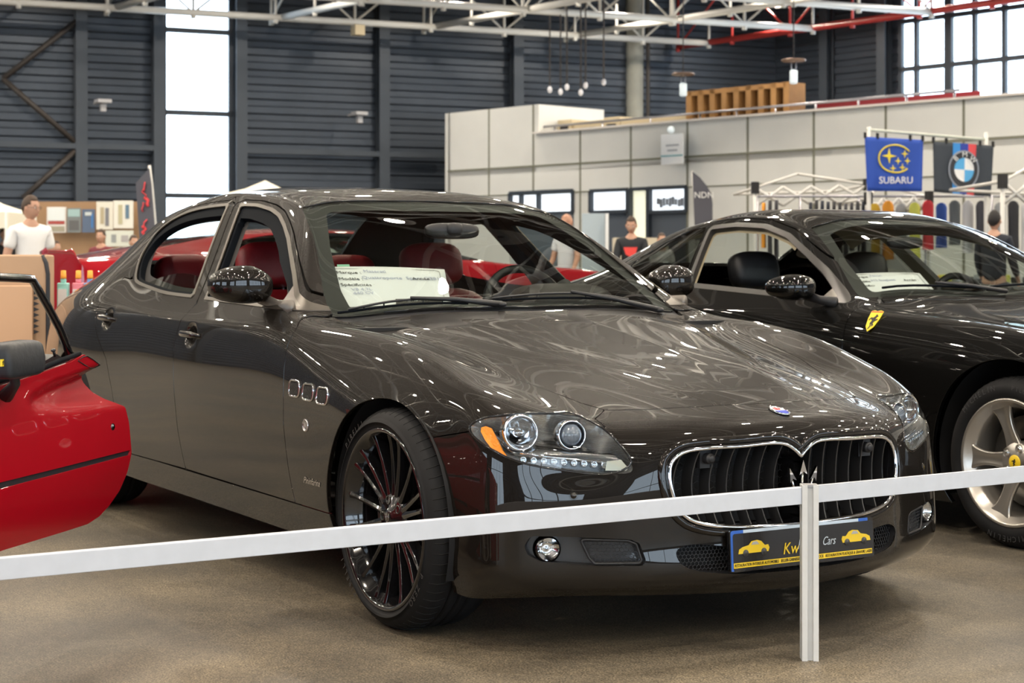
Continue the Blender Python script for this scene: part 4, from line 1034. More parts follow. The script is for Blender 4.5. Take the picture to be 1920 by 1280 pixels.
def coupe_cage(zm=lambda z: z):
    top, side = [], []
    n = len(CP)
    for i, (x, zA, D, E, Fp, ys) in enumerate(CP):
        nose = .22*(1-i/2.2) if i < 2.2 else 0; tail = -.12*(i-(n-3))/2 if i > n-3 else 0
        bow = nose+tail
        f = lambda y: bow*(1-(y/.85)**2)
        zC = zA-(zA-D[1])*.35
        ws = .05*max(0, 1-abs(x+1.2)/.5)
        top.append([(x+f(0)+ws, 0, zm(zA)), (x+f(.27)+ws*.8, .27, zm(zA-.003)), (x+f(.4)+ws*.5, D[0]*.74, zm(zC)), (x+f(D[0]), D[0], zm(D[1])), (x+f(E[0]), E[0], zm(E[1])), (x, Fp[0], zm(Fp[1]))])
        zF = Fp[1]; zs = (zF-.065, zF*.80, zF*.63, .43, .28, .14)
        side.append([(x, y, zm(z)) for y, z in zip(ys, zs)])
    def end(t, sg, bulge):
        out = []
        for j in range(5):
            x0, y0, z0 = t[j]
            rel = 1-(y0/.85)**2
            out.append([(x0+sg*b*(.4+.6*rel), y0*1.01, zm(z)) for b, z in zip(bulge, ((z0-.065), z0*.80, z0*.63, .43, .28, .15))])
        return out
    return top, side, end(top[0], 1, (.05, .09, .10, .10, .09, .05)), end(top[-1], -1, (.03, .05, .07, .09, .08, .03))
def build_coupe(name, label, paint, loc, rz, lv=3, detail=True, zm=lambda z: z, skip_door=False, glass=None, cat='car', group=None):
    car = thing(name, label, cat, loc, rz, group)
    V, F = car_cage(*coupe_cage(zm)); co, no, q = subdivide_cage(V, F, lv, 3)
    full = Surf(co, no, quads_to_tris(q)); s = full.clip(-full.v[:, 1])[0]; s.v[:, 1] = np.where(s.v[:, 1] < 1e-4, 0, s.v[:, 1]); base = s
    zi = lambda z: zm(z)
    s = wheel_arch(s, -.02, .34, .388); s = wheel_arch(s, -2.97, .345, .392)
    ws = poly_smooth([(-.955,-.3),(-.955,0),(-.965,.3),(-1.02,.60),(-1.055,.72),(-1.10,.732),(-1.30,.652),(-1.52,.575),(-1.60,.545),(-1.635,.50),(-1.64,.25),(-1.645,0),(-1.64,-.3)], 5)
    bl = poly_round([(-2.62,-.3),(-2.62,.1),(-2.60,.44),(-3.22,.54),(-3.33,.40),(-3.35,0),(-3.35,-.3)], .08)
    gws, s = s.clip(np.maximum(sdf(XY(s), ws), zm(.86)-s.v[:, 2])); gbl, s = s.clip(np.maximum(sdf(XY(s), bl), zm(.95)-s.v[:, 2]))
    W = np.array([(a, zm(c)) for a, c in poly_round([(-1.02,.915),(-1.30,1.070),(-1.474,1.150),(-1.667,1.232),(-1.873,1.280),(-2.103,1.292),(-2.335,1.280),(-2.17,.975),(-1.615,.947)], [.01,.2,.1,.2,.2,.1,.03,.03,.1])])
    Q = np.array([(a, zm(c)) for a, c in poly_round([(-2.215,.985),(-2.36,1.275),(-2.50,1.262),(-2.68,1.200),(-2.84,1.105),(-2.80,1.06),(-2.5,1.01)], [.02,.03,.1,.1,.04,.03,.1])])
    sidef = lambda s, p, e=0: np.maximum(sdf(XZ(s), p)-e, .5-s.v[:, 1])
    w, s = s.clip(sidef(s, W)); qg, s = s.clip(sidef(s, Q))
    hood = poly_round([(.98,-.3),(.96,0),(.90,.3),(.80,.42),(.5,.52),(.1,.60),(-.3,.65),(-.70,.695),(-.99,.725),(-.97,.60),(-.93,.3),(-.92,0),(-.92,-.3)], [0,0,.1,.1,.1,.1,.1,.1,.01,.05,.05,0,0])
    hp, s = carve(s, lambda s: np.maximum(sdf(XY(s), hood), .4-s.v[:, 2]), GAP)
    dp = np.array([(a, zm(c)) for a, c in poly_round([(-1.02,.935),(-.955,.905),(-.95,.75),(-.93,.50),(-.86,.27),(-2.10,.26),(-2.20,.45),(-2.24,.70),(-2.20,.90),(-2.17,.99)], [0,.03,.1,.1,.01,.05,.1,.1,.1,0])])
    dr, s = carve(s, lambda s: np.maximum(np.minimum(sdf(XZ(s), dp), sdf(XZ(s), W)-.022), .5-s.v[:, 1]), GAP)
    surf_obj('body_shell', both(s), paint, car, .02); surf_obj('bonnet', both(hp), paint, car, .014)
    G = glass or WINDGLASS
    surf_obj('windscreen', both(gws).offset(-.003), G, car, 0); surf_obj('rear_window', both(gbl).offset(-.003), G, car, 0)
    inner = poly_round([(-1.0,-.3),(-1.0,.1),(-1.08,.655),(-1.30,.60),(-1.535,.50),(-1.57,.25),(-1.57,-.3)], [0,.02,.03,.02,.04,.02,0])
    fr = gws.clip(-sdf(XY(gws), inner))[0]; surf_obj('windscreen_border', both(fr).offset(-.008), mat('glass_border'), car, 0)
    for sd in (-1, 1):
        T = (lambda a: a) if sd > 0 else (lambda a: a.mirrored())
        if not (skip_door and sd > 0):
            d = surf_obj('door', T(dr), paint, car, .018)
            f0 = sdf(XZ(w), W); trim, rest = w.clip(-.022-f0); surf_obj('window_trim', T(trim).offset(.002), RUBBER if not detail else mat('window_rubber', (.03, .028, .027), .35), d, .03)
            if detail and sd < 0:
                sail = [(-.95,.88),(-1.20,.90),(-1.18,1.0),(-1.02,1.0)]; sl, rest = rest.clip(sdf(XZ(rest), sail)); surf_obj('mirror_sail', T(sl), mat('sail_trim'), d, .006)
                g = rest.clip(rest.v[:, 2]-(.972-.10*(rest.v[:, 0]+1.85)**2))[0]; surf_obj('side_glass', T(g).offset(-.02), G, d, 0)
            else: surf_obj('side_glass', T(rest).offset(-.004), G, d, 0)
        qd = surf_obj('quarter_window', T(qg).offset(-.003), thin_glass('quarter_glass', (.22, .24, .23), 1.0), car, 0)
        for cx, cz, r in ((-.02, .34, .398), (-2.97, .345, .402)):
            mb = MB(); V = []; F = []; n = 26; prof = [(.05, .52), (r, .52), (r, .72), (r, .905)]
            for k in range(n+1):
                a = -.35+(PI+.7)*k/n
                for pr, y in prof: V.append((cx+pr*math.cos(a), sd*y, cz+pr*math.sin(a)))
            for k in range(n):
                for i in range(3): a = k*4+i; F.append((a, a+1, a+5, a+4))
            mb.add(V, F, True); mb.build('wheel_arch_liner', mat('arch_liner'), car)
    mb = MB(); mb.box((-1.5, 0, .20), (2.1, 1.7, .08)); mb.box((-1.5, 0, .24), (4.1, .98, .12)); mb.box((.2, 0, .42), (.9, .96, .3)); mb.box((-.80, 0, .52), (.05, 1.5, .60)); mb.box((-3.05, 0, .55), (.8, .96, .6)); mb.build('underbody', mat('arch_liner'), car)
    letter = mat('tyre_letter')
    if detail:
        wheel('front_wheel', car, (0, -.845, .337), -1, .325, .245, .240, spokes_five, ALU, 'horse', text=[('MICHELIN', .285, PI/2+.55, .030, letter), ('PILOT SPORT', .285, PI/2-.45, .024, letter), ('MICHELIN', .285, -PI/2, .030, letter)])
    for x, y, sd in ((0, -.845, -1), (0, .845, 1), (-2.95, -.84, -1), (-2.95, .84, 1)):
        if detail and x == 0 and sd < 0: continue
        wheel('front_wheel' if x == 0 else 'rear_wheel', car, (x, y, .337), sd, .325, .245, .240, spokes_five, ALU, 'horse')
    lin = base.clip(zm(.97)-base.v[:, 2])[0]; lin = lin.clip(lin.v[:, 0]+1.60)[0]; lin = lin.clip(-2.62-lin.v[:, 0])[0]
    for p in (W, Q): lin = lin.clip(-np.maximum(sdf(XZ(lin), p)+.03, .5-lin.v[:, 1]))[0]
    surf_obj('headliner', both(lin).offset(-.03), BEIGEIN if detail else DARKIN, car, 0)
    c = base.clip(base.v[:, 2]-zm(.90))[0]; c = c.clip(.3-c.v[:, 2])[0]; c = c.clip(c.v[:, 0]+1.0)[0]; c = c.clip(-3.0-c.v[:, 0])[0]; c = c.clip(.5-c.v[:, 1])[0]
    for sd in (-1, 1):
        if skip_door and sd > 0: continue
        surf_obj('door_card', (c if sd > 0 else c.mirrored()).offset(-.06), BLACKLEATHER if detail else DARKIN, car, .01)
    mb = MB(); V, F = blob(6, (.44, 1.52, .22), n=28, k=10); mb.add(V, F, True, Matrix.Translation((-1.30, 0, zm(.80)))); mb.build('dashboard', BLACKLEATHER, car)
    for y in (-.37, .37):
        seat(car, (-2.02, y, .33), BLACKLEATHER, BLACKLEATHER, w=.50, back_h=.58)
    seat(car, (-2.68, 0, .40), BEIGEIN, BEIGEIN, w=1.15, back_h=.42, hr=False, name='rear_seat')
    steering_wheel(car, (-1.52, .37, .86))
    B = Proj(base)
    if detail:
        for sd in (-1, 1):
            Mr = bpy.data.objects.new('side_mirror', None); COL.objects.link(Mr); Mr.parent = car; Mr.location = (-1.235, .985*sd, .985); Mr.scale = (1, sd, 1)
            def shp(v):
                v = v.copy(); t = v.y/.11
                v.z *= 1-.2*max(0, t)
                if v.x < 0: v.x *= .4
                v.x -= .03*max(0, t)**2; return v
            V, F = blob(2.7, (.16, .225, .115), fn=shp); b = MB(); b.add(V, F, True); b.build('mirror_shell', paint, Mr)
            V, F = blob(3, (.012, .18, .085), n=20, k=10, fn=lambda v: v+Vector((-.035, 0, 0))); b = MB(); b.add(V, F, True); b.build('mirror_glass', CHROME, Mr)
            b = MB(); b.tube([(.02, -.07, -.035), (.08, -.10, -.055), (.16, -.12, -.065)], [.022, .018, .024], 12, flat=.6, up=(0, 0, 1)); b.build('mirror_arm', BLACKPL, Mr)
            p, n = B.side(-.806, .849-.0, sd); M = frame3(p+n*.0015, Vector((-sd, 0, 0)), z=n)
            sh = [(-.036,.048),(-.018,.053),(0,.048),(.018,.053),(.036,.048),(.034,.01),(.024,-.030),(0,-.055),(-.024,-.030),(-.034,.01)]
            b = MB(); b.prism([(x, y) for x, y in sh][::-1], -.001, .0012, M=M); bd = b.build('shield_badge', mat('badge_yellow', (.85, .65, .02), .3, coat=1), car)
            b = MB(); b.prism(HORSE(.078), .0012, .0024, M=M @ Matrix.Translation((0, -.004, 0))); b.build('badge_horse', INK, bd)
            b = MB(); b.prism([(-.034, .042), (.034, .042), (.035, .047), (-.035, .047)], .0012, .0022, M=M); b.build('badge_stripe', mat('badge_red'), bd)
        for (a, bb, pv) in (((-1.075, -.60), (-1.0, -.05), (-.965, .05)), ((-1.01, .0), (-1.08, .62), (-.98, .64))):
            Wp = bpy.data.objects.new('wiper', None); COL.objects.link(Wp); Wp.parent = car
            sk = lambda x, y, o: B.top(x, y)[0] + B.top(x, y)[1]*o
            b = MB(); b.tube([sk(a[0]+(bb[0]-a[0])*t, a[1]+(bb[1]-a[1])*t, .008) for t in np.linspace(0, 1, 8)], .0055, 6); b.build('wiper_blade', RUBBER, Wp)
            m = ((a[0]+bb[0])/2, (a[1]+bb[1])/2); b = MB(); b.tube([sk(*m, .026), sk((m[0]+pv[0])/2, (m[1]+pv[1])/2, .024), sk(*pv, .014)], [.006, .008, .011], 8); b.build('wiper_arm', BLACKPL, Wp)
        b = MB(); V, F = blob(3.2, (.05, .22, .06), n=24, k=10); b.add(V, F, True, Matrix.Translation((-1.56, 0, 1.19))); b.build('rear_view_mirror', BLACKPL, car)
        cp_ = base.clip(np.maximum(sdf(XY(base), [(-.918,-.3),(-.92,0),(-.93,.3),(-.97,.60),(-.99,.735),(-1.06,.73),(-1.02,.60),(-.965,.3),(-.95,0),(-.95,-.3)]), .7-base.v[:, 2]))[0]
        surf_obj('cowl_panel', both(cp_).offset(-.01), BLACKPL, car, .01)
    # lamps in the nose: lens over a dark bowl
    for sd in (-1, 1):
        b = MB(); p, n = B.front(.62*sd, zm(.60)); V, F = blob(2.5, (.10, .24, .07), n=20, k=10); b.add(V, F, True, Matrix.Translation(p-Vector((.03, 0, 0)))); b.build('headlight', mat('lamp_glass', (.5, .5, .52), .08, .5, coat=1), car)
    b = MB(); p, n = B.front(0, .32); V, F = blob(6, (.06, .9, .13), n=20, k=8); b.add(V, F, True, Matrix.Translation(p-Vector((.02, 0, 0)))); b.build('grille', BLACKPL, car)
    return car, base
FO = Vector((-.071, 2.72, QZ))
fcar, FB = build_coupe('coupe_car', 'gloss black two-door coupe with yellow shield on its wing and silver five-spoke wheels', BLACKPAINT, FO, 0, lv=4)
for f_ in fcar.children:
    pass
def fl(x, y, z): return (x+FO.x, y+FO.y, z+FO.z)
paper_sheet(fl(-1.215, -.62, .912), fl(-1.150, .12, .925) if False else fl(-1.185, -.125, .925), fl(-1.43, -.50, 1.040), fl(-1.43, -.03, 1.045),
    'white paper information sheet leaning behind the windscreen of the black coupe', [
    ('Marque :', .08, .86, .024, INK, 1.25), ('Ferrari', .30, .88, .024, BLUEINK, 1.1), ('Modèle :', .09, .70, .024, INK, 1.25), ('612 Scaglietti', .28, .72, .024, BLUEINK, 1.2),
    ('Année :', .70, .70, .024, INK, 1.25), ('Spécificités :', .10, .55, .024, INK, 1.25)])
# ------------------------------------------------------------------ the exhibition hall
def V2(p): return Vector((p[0], p[1], 0))
WL0, WL1 = G3(0, 37.8), G3(833, 42); wl = (WL1-WL0).normalized()            # left wall runs along wl (away to the right)
RW0 = Vector((-31.25, 26.3, 0)); wr = Vector((math.cos(math.radians(9)), math.sin(math.radians(9)), 0))
def isect(p, d, q, e):
    t = ((q.x-p.x)*e.y-(q.y-p.y)*e.x)/(d.x*e.y-d.y*e.x); return p+d*t
CORNER = isect(WL0, wl, RW0, wr)
WALLH = 9.6
CLAD = mat('dark_cladding', (.056, .068, .088), .40, .4, noise=.15, nscale=.6)
STEEL = mat('dark_steel', (.060, .072, .09), .5, .3)
WHITESTEEL = mat('white_steel', (.62, .61, .58), .4)
REDSTEEL = mat('red_steel', (.42, .035, .03), .45)
FRAME = mat('window_frame', (.035, .045, .06), .5)
PANE = thin_glass('window_pane', (.96, .98, 1), .6)
CONC = mat('concrete', (.34, .34, .30), .8, noise=.12, nscale=3)
FLOORM = bpy.data.materials.new('hall_floor'); FLOORM.use_nodes = True
def _floor():
    nt = FLOORM.node_tree; b = nt.nodes['Principled BSDF']; tc = nt.nodes.new('ShaderNodeTexCoord')
    def noise(s, d=6, r=.6): n = nt.nodes.new('ShaderNodeTexNoise'); n.inputs['Scale'].default_value = s; n.inputs['Detail'].default_value = d; n.inputs['Roughness'].default_value = r; nt.links.new(tc.outputs['Object'], n.inputs['Vector']); return n
    def ramp(src, a, bb, ca, cb):
        r = nt.nodes.new('ShaderNodeValToRGB'); r.color_ramp.elements[0].position = a; r.color_ramp.elements[1].position = bb
        r.color_ramp.elements[0].color = (*ca, 1); r.color_ramp.elements[1].color = (*cb, 1); nt.links.new(src, r.inputs[0]); return r
    def mix(a, bb, mode='MULTIPLY', f=1.0):
        m = nt.nodes.new('ShaderNodeMix'); m.data_type = 'RGBA'; m.blend_type = mode; m.inputs[0].default_value = f
        nt.links.new(a, m.inputs[6]); nt.links.new(bb, m.inputs[7]); return m.outputs[2]
    n1 = noise(170, 3, .7); n2 = noise(38, 5, .7); n3 = noise(1.3, 5, .6); n4 = noise(.35, 4)
    base = ramp(n1.outputs[0], .36, .64, (.045, .040, .031), (.27, .235, .178))
    c = mix(base.outputs[0], ramp(n2.outputs[0], .3, .7, (.62, .62, .63), (1.25, 1.22, 1.15)).outputs[0])
    c = mix(c, ramp(n3.outputs[0], .35, .65, (.55, .56, .60), (1.18, 1.16, 1.12)).outputs[0])
    c = mix(c, ramp(n4.outputs[0], .35, .65, (.85, .86, .90), (1.08, 1.05, 1.0)).outputs[0])
    v = nt.nodes.new('ShaderNodeTexVoronoi'); v.inputs['Scale'].default_value = 55; nt.links.new(tc.outputs['Object'], v.inputs['Vector'])
    c = mix(c, ramp(v.outputs['Distance'], .06, .13, (1.9, 1.75, 1.5), (1, 1, 1)).outputs[0])
    nt.links.new(c, b.inputs['Base Color'])
    r = nt.nodes.new('ShaderNodeMapRange'); r.inputs[3].default_value = .42; r.inputs[4].default_value = .62; nt.links.new(n3.outputs[0], r.inputs[0]); nt.links.new(r.outputs[0], b.inputs['Roughness'])
    bp = nt.nodes.new('ShaderNodeBump'); bp.inputs['Strength'].default_value = .35; bp.inputs['Distance'].default_value = .002; nt.links.new(n1.outputs[0], bp.inputs['Height']); nt.links.new(bp.outputs[0], b.inputs['Normal'])
_floor()
HX, HY = -wl, wr           # from the corner: along the left wall towards camera-left, along the right wall towards camera-right
LX, LY = 62.0, 58.0
def hp(a, b, z=0): p = CORNER + HX*a + HY*b; return Vector((p.x, p.y, z))
mb = MB(); mb.add([hp(-1, -1, 0), hp(LX+1, -1, 0), hp(LX+1, LY+1, 0), hp(-1, LY+1, 0), hp(-1, -1, -.2), hp(LX+1, -1, -.2), hp(LX+1, LY+1, -.2), hp(-1, LY+1, -.2)],
    [(0, 1, 2, 3), (7, 6, 5, 4), (0, 4, 5, 1), (1, 5, 6, 2), (2, 6, 7, 3), (3, 7, 4, 0)]); tag(mb.build('floor', FLOORM), kind='structure')
mb = MB(); mb.add([hp(-1, -1, WALLH), hp(LX+1, -1, WALLH), hp(LX+1, LY+1, WALLH), hp(-1, LY+1, WALLH), hp(-1, -1, WALLH+.2), hp(LX+1, -1, WALLH+.2), hp(LX+1, LY+1, WALLH+.2), hp(-1, LY+1, WALLH+.2)],
    [(3, 2, 1, 0), (4, 5, 6, 7), (0, 1, 5, 4), (1, 2, 6, 5), (2, 3, 7, 6), (3, 0, 4, 7)]); tag(mb.build('ceiling', mat('ceiling_deck', (.075, .062, .052), .7, noise=.1, nscale=.5)), kind='structure')
def clad_panel(mb, p, q, z0, z1, nrm, pitch=.34):
    """horizontally ribbed sheet from p to q"""
    prof = [(0, 0), (.10, 0), (.14, .045), (.28, .045), (.32, 0)]
    pts = []; z = z0
    while z < z1:
        for dz, o in prof:
            if z+dz <= z1: pts.append((z+dz, o))
        z += pitch
    pts.append((z1, 0)); V = []
    for zz, o in pts:
        for e in (p, q): v = e + nrm*o; V.append((v.x, v.y, zz))
    F = [(2*i, 2*i+1, 2*i+3, 2*i+2) for i in range(len(pts)-1)]
    mb.add(V, F, False)
    b = [p-nrm*.12, q-nrm*.12]; mb.add([(b[0].x, b[0].y, z0), (b[1].x, b[1].y, z0), (b[1].x, b[1].y, z1), (b[0].x, b[0].y, z1)], [(0, 1, 2, 3)])
def ln(u, base, d):      # point of a wall line seen at column u
    ray = FWD + RGT*(u-960)/FPX; return isect(base, d, Vector(CAM.tolist()), Vector(ray.tolist())) * 1
def lnz(u, base, d, z=0): p = ln(u, base, d); p.z = z; return p
def zof(v, p): dd = (np.array(p)-CAM) @ FWD; return CAM[2]+(HOR-v)*dd/FPX
NL = Vector((-wl.y, wl.x, 0)); NL = NL if NL.dot(Vector(CAM.tolist())-WL0) > 0 else -NL
NR = Vector((-wr.y, wr.x, 0)); NR = NR if NR.dot(Vector(CAM.tolist())-RW0) > 0 else -NR
a0, a1 = lnz(303, WL0, wl), lnz(436, WL0, wl)
mb = MB(); clad_panel(mb, hp(LX, 0), a0, 0, WALLH, NL); clad_panel(mb, a1, CORNER, 0, WALLH, NL); clad_panel(mb, a0, a1, 0, .95, NL)
tag(mb.build('wall_left', CLAD), kind='structure')
# window strip in the left wall
def window_unit(name, p, q, z0, z1, xs, zs, nrm, fw=.09):
    """xs, zs: fractions / heights of the glazing bars"""
    mb = MB(); d = (q-p); L = d.length; d.normalize(); R = Matrix.Rotation(math.atan2(d.y, d.x), 4, 'Z')
    for x in [0, L]+[f*L for f in xs]:
        c = p+d*min(max(x, fw/2), L-fw/2); mb.box((c.x, c.y, (z0+z1)/2), (fw, .12, z1-z0), rot=R)
    for z in [z0+fw/2, z1-fw/2]+list(zs): c = (p+q)/2; mb.box((c.x, c.y, z), (L, .12, fw if z not in zs else fw*1.15), rot=R)
    o = mb.build(name, FRAME); tag(o, kind='structure')
    g = MB(); c = (p+q)/2; g.box((c.x, c.y, (z0+z1)/2), (L-fw, .01, z1-z0-fw), rot=R); g.build('window_pane', PANE, o)
    return o
zt = [zof(v, a0) for v in (366, 210, 55)]
window_unit('window_1', a0, a1, .95, WALLH, [], zt+[zt[-1]+1.88], NL, .10)
# steel on the left wall
def beam(name, p, q, w, h, m, label=None, cat=None, group=None, kind=None, parent=None):
    p, q = Vector(p), Vector(q); d = (q-p).normalized(); mb = MB(); L = (q-p).length
    up = Vector((0, 0, 1)) if abs(d.z) < .95 else Vector((1, 0, 0))
    M = frame3((p+q)/2, d, z=(up-d*up.dot(d)))
    mb.box((0, 0, 0), (L, w, h), M=M); o = mb.build(name, m, parent, bevel=0); tag(o, label, cat, group, kind); return o
def wallcol(u, base, d, n, w=.26, off=.22, name='trim', mt=STEEL):
    p = lnz(u, base, d)+n*off; mb = MB(); R = Matrix.Rotation(math.atan2(d.y, d.x), 4, 'Z')
    mb.box((p.x, p.y, WALLH/2), (w*.12, w, WALLH), rot=R)
    for s in (-1, 1): c = p+n*s*w/2; mb.box((c.x, c.y, WALLH/2), (w, .03, WALLH), rot=R)
    o = mb.build(name, mt); tag(o, kind='structure'); return o
tn = [0]
def trim(): tn[0] += 1; return 'trim_%d' % tn[0]
for u, m in ((148, STEEL), (293, STEEL), (446, WHITESTEEL if False else STEEL), (712, STEEL), (962, STEEL)): wallcol(u, WL0, wl, NL, name=trim())
for dist in (8, 14, 20): wallcol_p = hp(21+dist, 0); mb = MB(); mb.box((wallcol_p.x+NL.x*.2, wallcol_p.y+NL.y*.2, WALLH/2), (.26, .26, WALLH)); tag(mb.build(trim(), STEEL), kind='structure')
def pipe(name, pts, r, m, label=None, cat=None, group=None, kind=None, parent=None, n=8):
    mb = MB(); mb.tube(pts, r, n); o = mb.build(name, m, parent); tag(o, label, cat, group, kind); return o
railp = lambda u, z: lnz(u, WL0, wl, z)+NL*.30
for k, (p, q) in enumerate((((-30, 40), (143, 283)), ((143, 283), (-200, 410)), ((146, 38), (2, 150)), ((2, 150), (137, 268)), ((137, 284), (40, 372)))):
    if k < 2: continue
    pipe('wall_brace', [railp(p[0], zof(p[1], ln(p[0], WL0, wl))), railp(q[0], zof(q[1], ln(q[0], WL0, wl)))], .06, mat('brown_steel', (.05, .042, .038), .5), 'thin dark diagonal steel brace on the left cladding wall beside the column', 'brace', 'diagonal braces on the left wall')
for (ua, ub) in ((-40, 290), (452, 835)):
    tag(beam(trim(), railp(ua, 3.66), railp(ub, 3.66), .12, .12, STEEL), kind='structure')
# right wall: cladding, then the big window
b0 = lnz(1687, RW0, wr); 
mb = MB(); clad_panel(mb, CORNER, b0, 0, WALLH, NR); clad_panel(mb, b0, hp(0, LY), 0, 2.6, NR); tag(mb.build('wall_right', CLAD), kind='structure')
b1 = lnz(2350, RW0, wr); zs_ = [zof(v, ln(1700, RW0, wr)) for v in (130, 40)]
L01 = (b1-b0).length; fr_ = lambda u: (lnz(u, RW0, wr)-b0).length/L01
window_unit('window_2', b0, b1, 2.6, WALLH, [fr_(1719), fr_(1776), fr_(1783), fr_(1828), fr_(1884), fr_(1940), fr_(2000), fr_(2060), fr_(2120), fr_(2200)], zs_+[zs_[-1]+1.35], NR, .10)
mb = MB(); clad_panel(mb, b1, hp(0, LY), 2.6, WALLH, NR); tag(mb.build('wall_right', CLAD), kind='structure')
for u in (1365, 1560, 1668): wallcol(u, RW0, wr, NR, name=trim())
# walls behind the camera, each with tall window bands
def far_wall(name, p, q, nrm, wins, z0w, z1w, wn):
    mb = MB(); L = (q-p).length; d = (q-p).normalized(); x = 0
    for k, (s, w) in enumerate(wins):
        clad_panel(mb, p+d*x, p+d*s, 0, WALLH, nrm); clad_panel(mb, p+d*s, p+d*(s+w), 0, z0w, nrm); clad_panel(mb, p+d*s, p+d*(s+w), z1w, WALLH, nrm); x = s+w
        window_unit('window_%d' % (wn+k), p+d*s, p+d*(s+w), z0w, z1w, [.25, .5, .75], [(z0w+z1w)/2], nrm)
    clad_panel(mb, p+d*x, q, 0, WALLH, nrm); tag(mb.build(name, CLAD), kind='structure')
far_wall('wall_back', hp(0, LY), hp(LX, LY), -HY, [(4, 11), (18, 12), (33, 12), (48, 9)], .4, 5.2, 3)
far_wall('wall_front', hp(LX, LY), hp(LX, 0), -HX, [(5, 10), (20, 11), (36, 11)], .5, 5.4, 7)
# concrete column and pipe in the corner
p = P3(1190, 300, 44); mb = MB(); mb.lathe([(.22, 0), (.22, WALLH)], 24, M=Matrix.Translation((p.x, p.y, 0))); tag(mb.build('trim_40', CONC), kind='structure')
p = P3(1215, 300, 44); mb = MB(); mb.lathe([(.05, 0), (.05, WALLH)], 12, M=Matrix.Translation((p.x, p.y, 0))); tag(mb.build('trim_41', mat('brown_steel')), kind='structure')
# ---- roof space frame
TA = math.radians(83); TB = math.radians(7.5); ta = Vector((math.cos(TA), math.sin(TA), 0)); tb = Vector((math.cos(TB), math.sin(TB), 0))
T0 = Vector((-31.5, 12.35, 6.6))           # node of the first two white lines
HT = 1.55; rng = random.Random(4)
xs = [k*3.45 for k in range(0, 17)]; ys = [-3.72*9+k*3.72 for k in range(0, 13)]
def inhall(p):
    r = p-CORNER; det = HX.x*HY.y-HX.y*HY.x; a = (r.x*HY.y-r.y*HY.x)/det; b = (HX.x*r.y-HX.y*r.x)/det; return .5 < a < LX-.5 and .5 < b < LY-.5
def truss(p, q, m, label, group):
    """lower chord, upper chord, posts and V braces between p and q"""
    mb = MB(); L = (q-p).length; d = (q-p).normalized(); up = Vector((0, 0, HT))
    mb.tube([p, q], .078, 8); mb.tube([p+up, q+up], .06, 6); n = max(1, int(L/1.86))
    for i in range(n+1):
        a = p+d*(L*i/n); mb.tube([a-Vector((0, 0, .10)), a+up*(1 if i % 2 == 0 else .38)], .032, 6); mb.tube([a-Vector((0, 0, .13)), a+Vector((0, 0, .03))], .06, 8)
        if i % 2 == 0:
            for s in (-1, 1):
                e = a+d*s*L/n
                if -.01 <= (e-p).dot(d) <= L+.01: mb.tube([a, e+up], .026, 6)
    return tag(mb.build('roof_truss', m), label, 'roof truss', group)
k = 0
for x in xs:
    a = T0+tb*x; lo, hi = -50, 50
    ts = [t for t in np.arange(-60, 30, .5) if inhall(a+ta*t)]
    if not ts: continue
    q1 = isect(Vector((a.x, a.y, 0)), ta, Vector((-31.25, 23.2, 0)), tb); t1 = min((q1-Vector((a.x, a.y, 0))).dot(ta), ts[-1])
    truss(a+ta*ts[0], a+ta*t1, WHITESTEEL, 'white tubular roof truss crossing the hall below the ceiling', 'white roof trusses')
for y in ys:
    a = T0+ta*y; ts = [t for t in np.arange(-8, 70, .5) if inhall(a+tb*t)]
    if ts and y < 10.5: truss(a+tb*ts[0]+Vector((0, 0, .02)), a+tb*ts[-1]+Vector((0, 0, .02)), WHITESTEEL, 'white tubular roof truss crossing the hall below the ceiling', 'white roof trusses')
truss(Vector((-31.25, 23.2, 6.62)), Vector((-31.25, 23.2, 6.62))+tb*48, REDSTEEL, 'red lattice roof girder running along the right wall', 'x')
for o in bpy.data.objects:
    if o.get('group') == 'x': del o['group']
red_beam_x = P3(560, -60, 36.5)
# ---- lamps: high-bay reflector with its disc of light
def lamp(x, y):
    L = bpy.data.objects.new('ceiling_lamp', None)
    return L
lm = MB(); lm.lathe([(.03, .42), (.07, .40), (.08, .26), (.14, .22), (.235, .02), (.245, .0), (.235, .0), (.13, .20), (.0, .21)], 20); lm.tube([(0, 0, .4), (0, 0, .9)], .012, 6)
proto = lm.build('ceiling_lamp', mat('lamp_shell', (.5, .5, .5), .4)); tag(proto, 'round high-bay lamp hanging under the roof', 'ceiling lamp', 'high-bay lamps')
LD = bpy.data.lights.new('lamp_light', 'AREA'); LD.shape = 'DISK'; LD.size = .26; LD.energy = LAMP_W; LD.color = (1.0, .885, .73)
first = True
for (x, y) in lamp_spots:
    if not inhall(Vector((x, y, 0))): continue
    o = proto if first else proto.copy()
    if not first: COL.objects.link(o)
    first = False; o.location = (x, y, LAMP_Z)
    l = bpy.data.objects.new('lamp_light', LD); COL.objects.link(l); l.parent = o; l.location = (0, 0, .03)
# ---- the pale panelled building inside the hall
BW0, BW1 = G3(840, 39.5), G3(1920, 28.6); bw = (BW1-BW0).normalized(); NB = Vector((-bw.y, bw.x, 0)); NB = NB if NB.dot(Vector(CAM.tolist())-BW0) > 0 else -NB
PANEL = mat('pale_panel', (.74, .74, .71), .55, noise=.05, nscale=.8); JOINT = mat('panel_joint', (.20, .20, .15), .7)
bl_ = lambda u, z=0: lnz(u, BW0, bw, z)
def slab(mb, p, q, z0, z1, th=.2, out=0.0):
    d = (q-p); R = Matrix.Rotation(math.atan2(d.y, d.x), 4, 'Z'); c = (p+q)/2-NB*(th/2-out); mb.box((c.x, c.y, (z0+z1)/2), (d.length, th, z1-z0), rot=R)
BE = BW1+bw*16; ZW = 2.55
mb = MB()
slab(mb, bl_(840), bl_(1006), ZW, 4.50); slab(mb, bl_(1006), BE, ZW, 3.86)
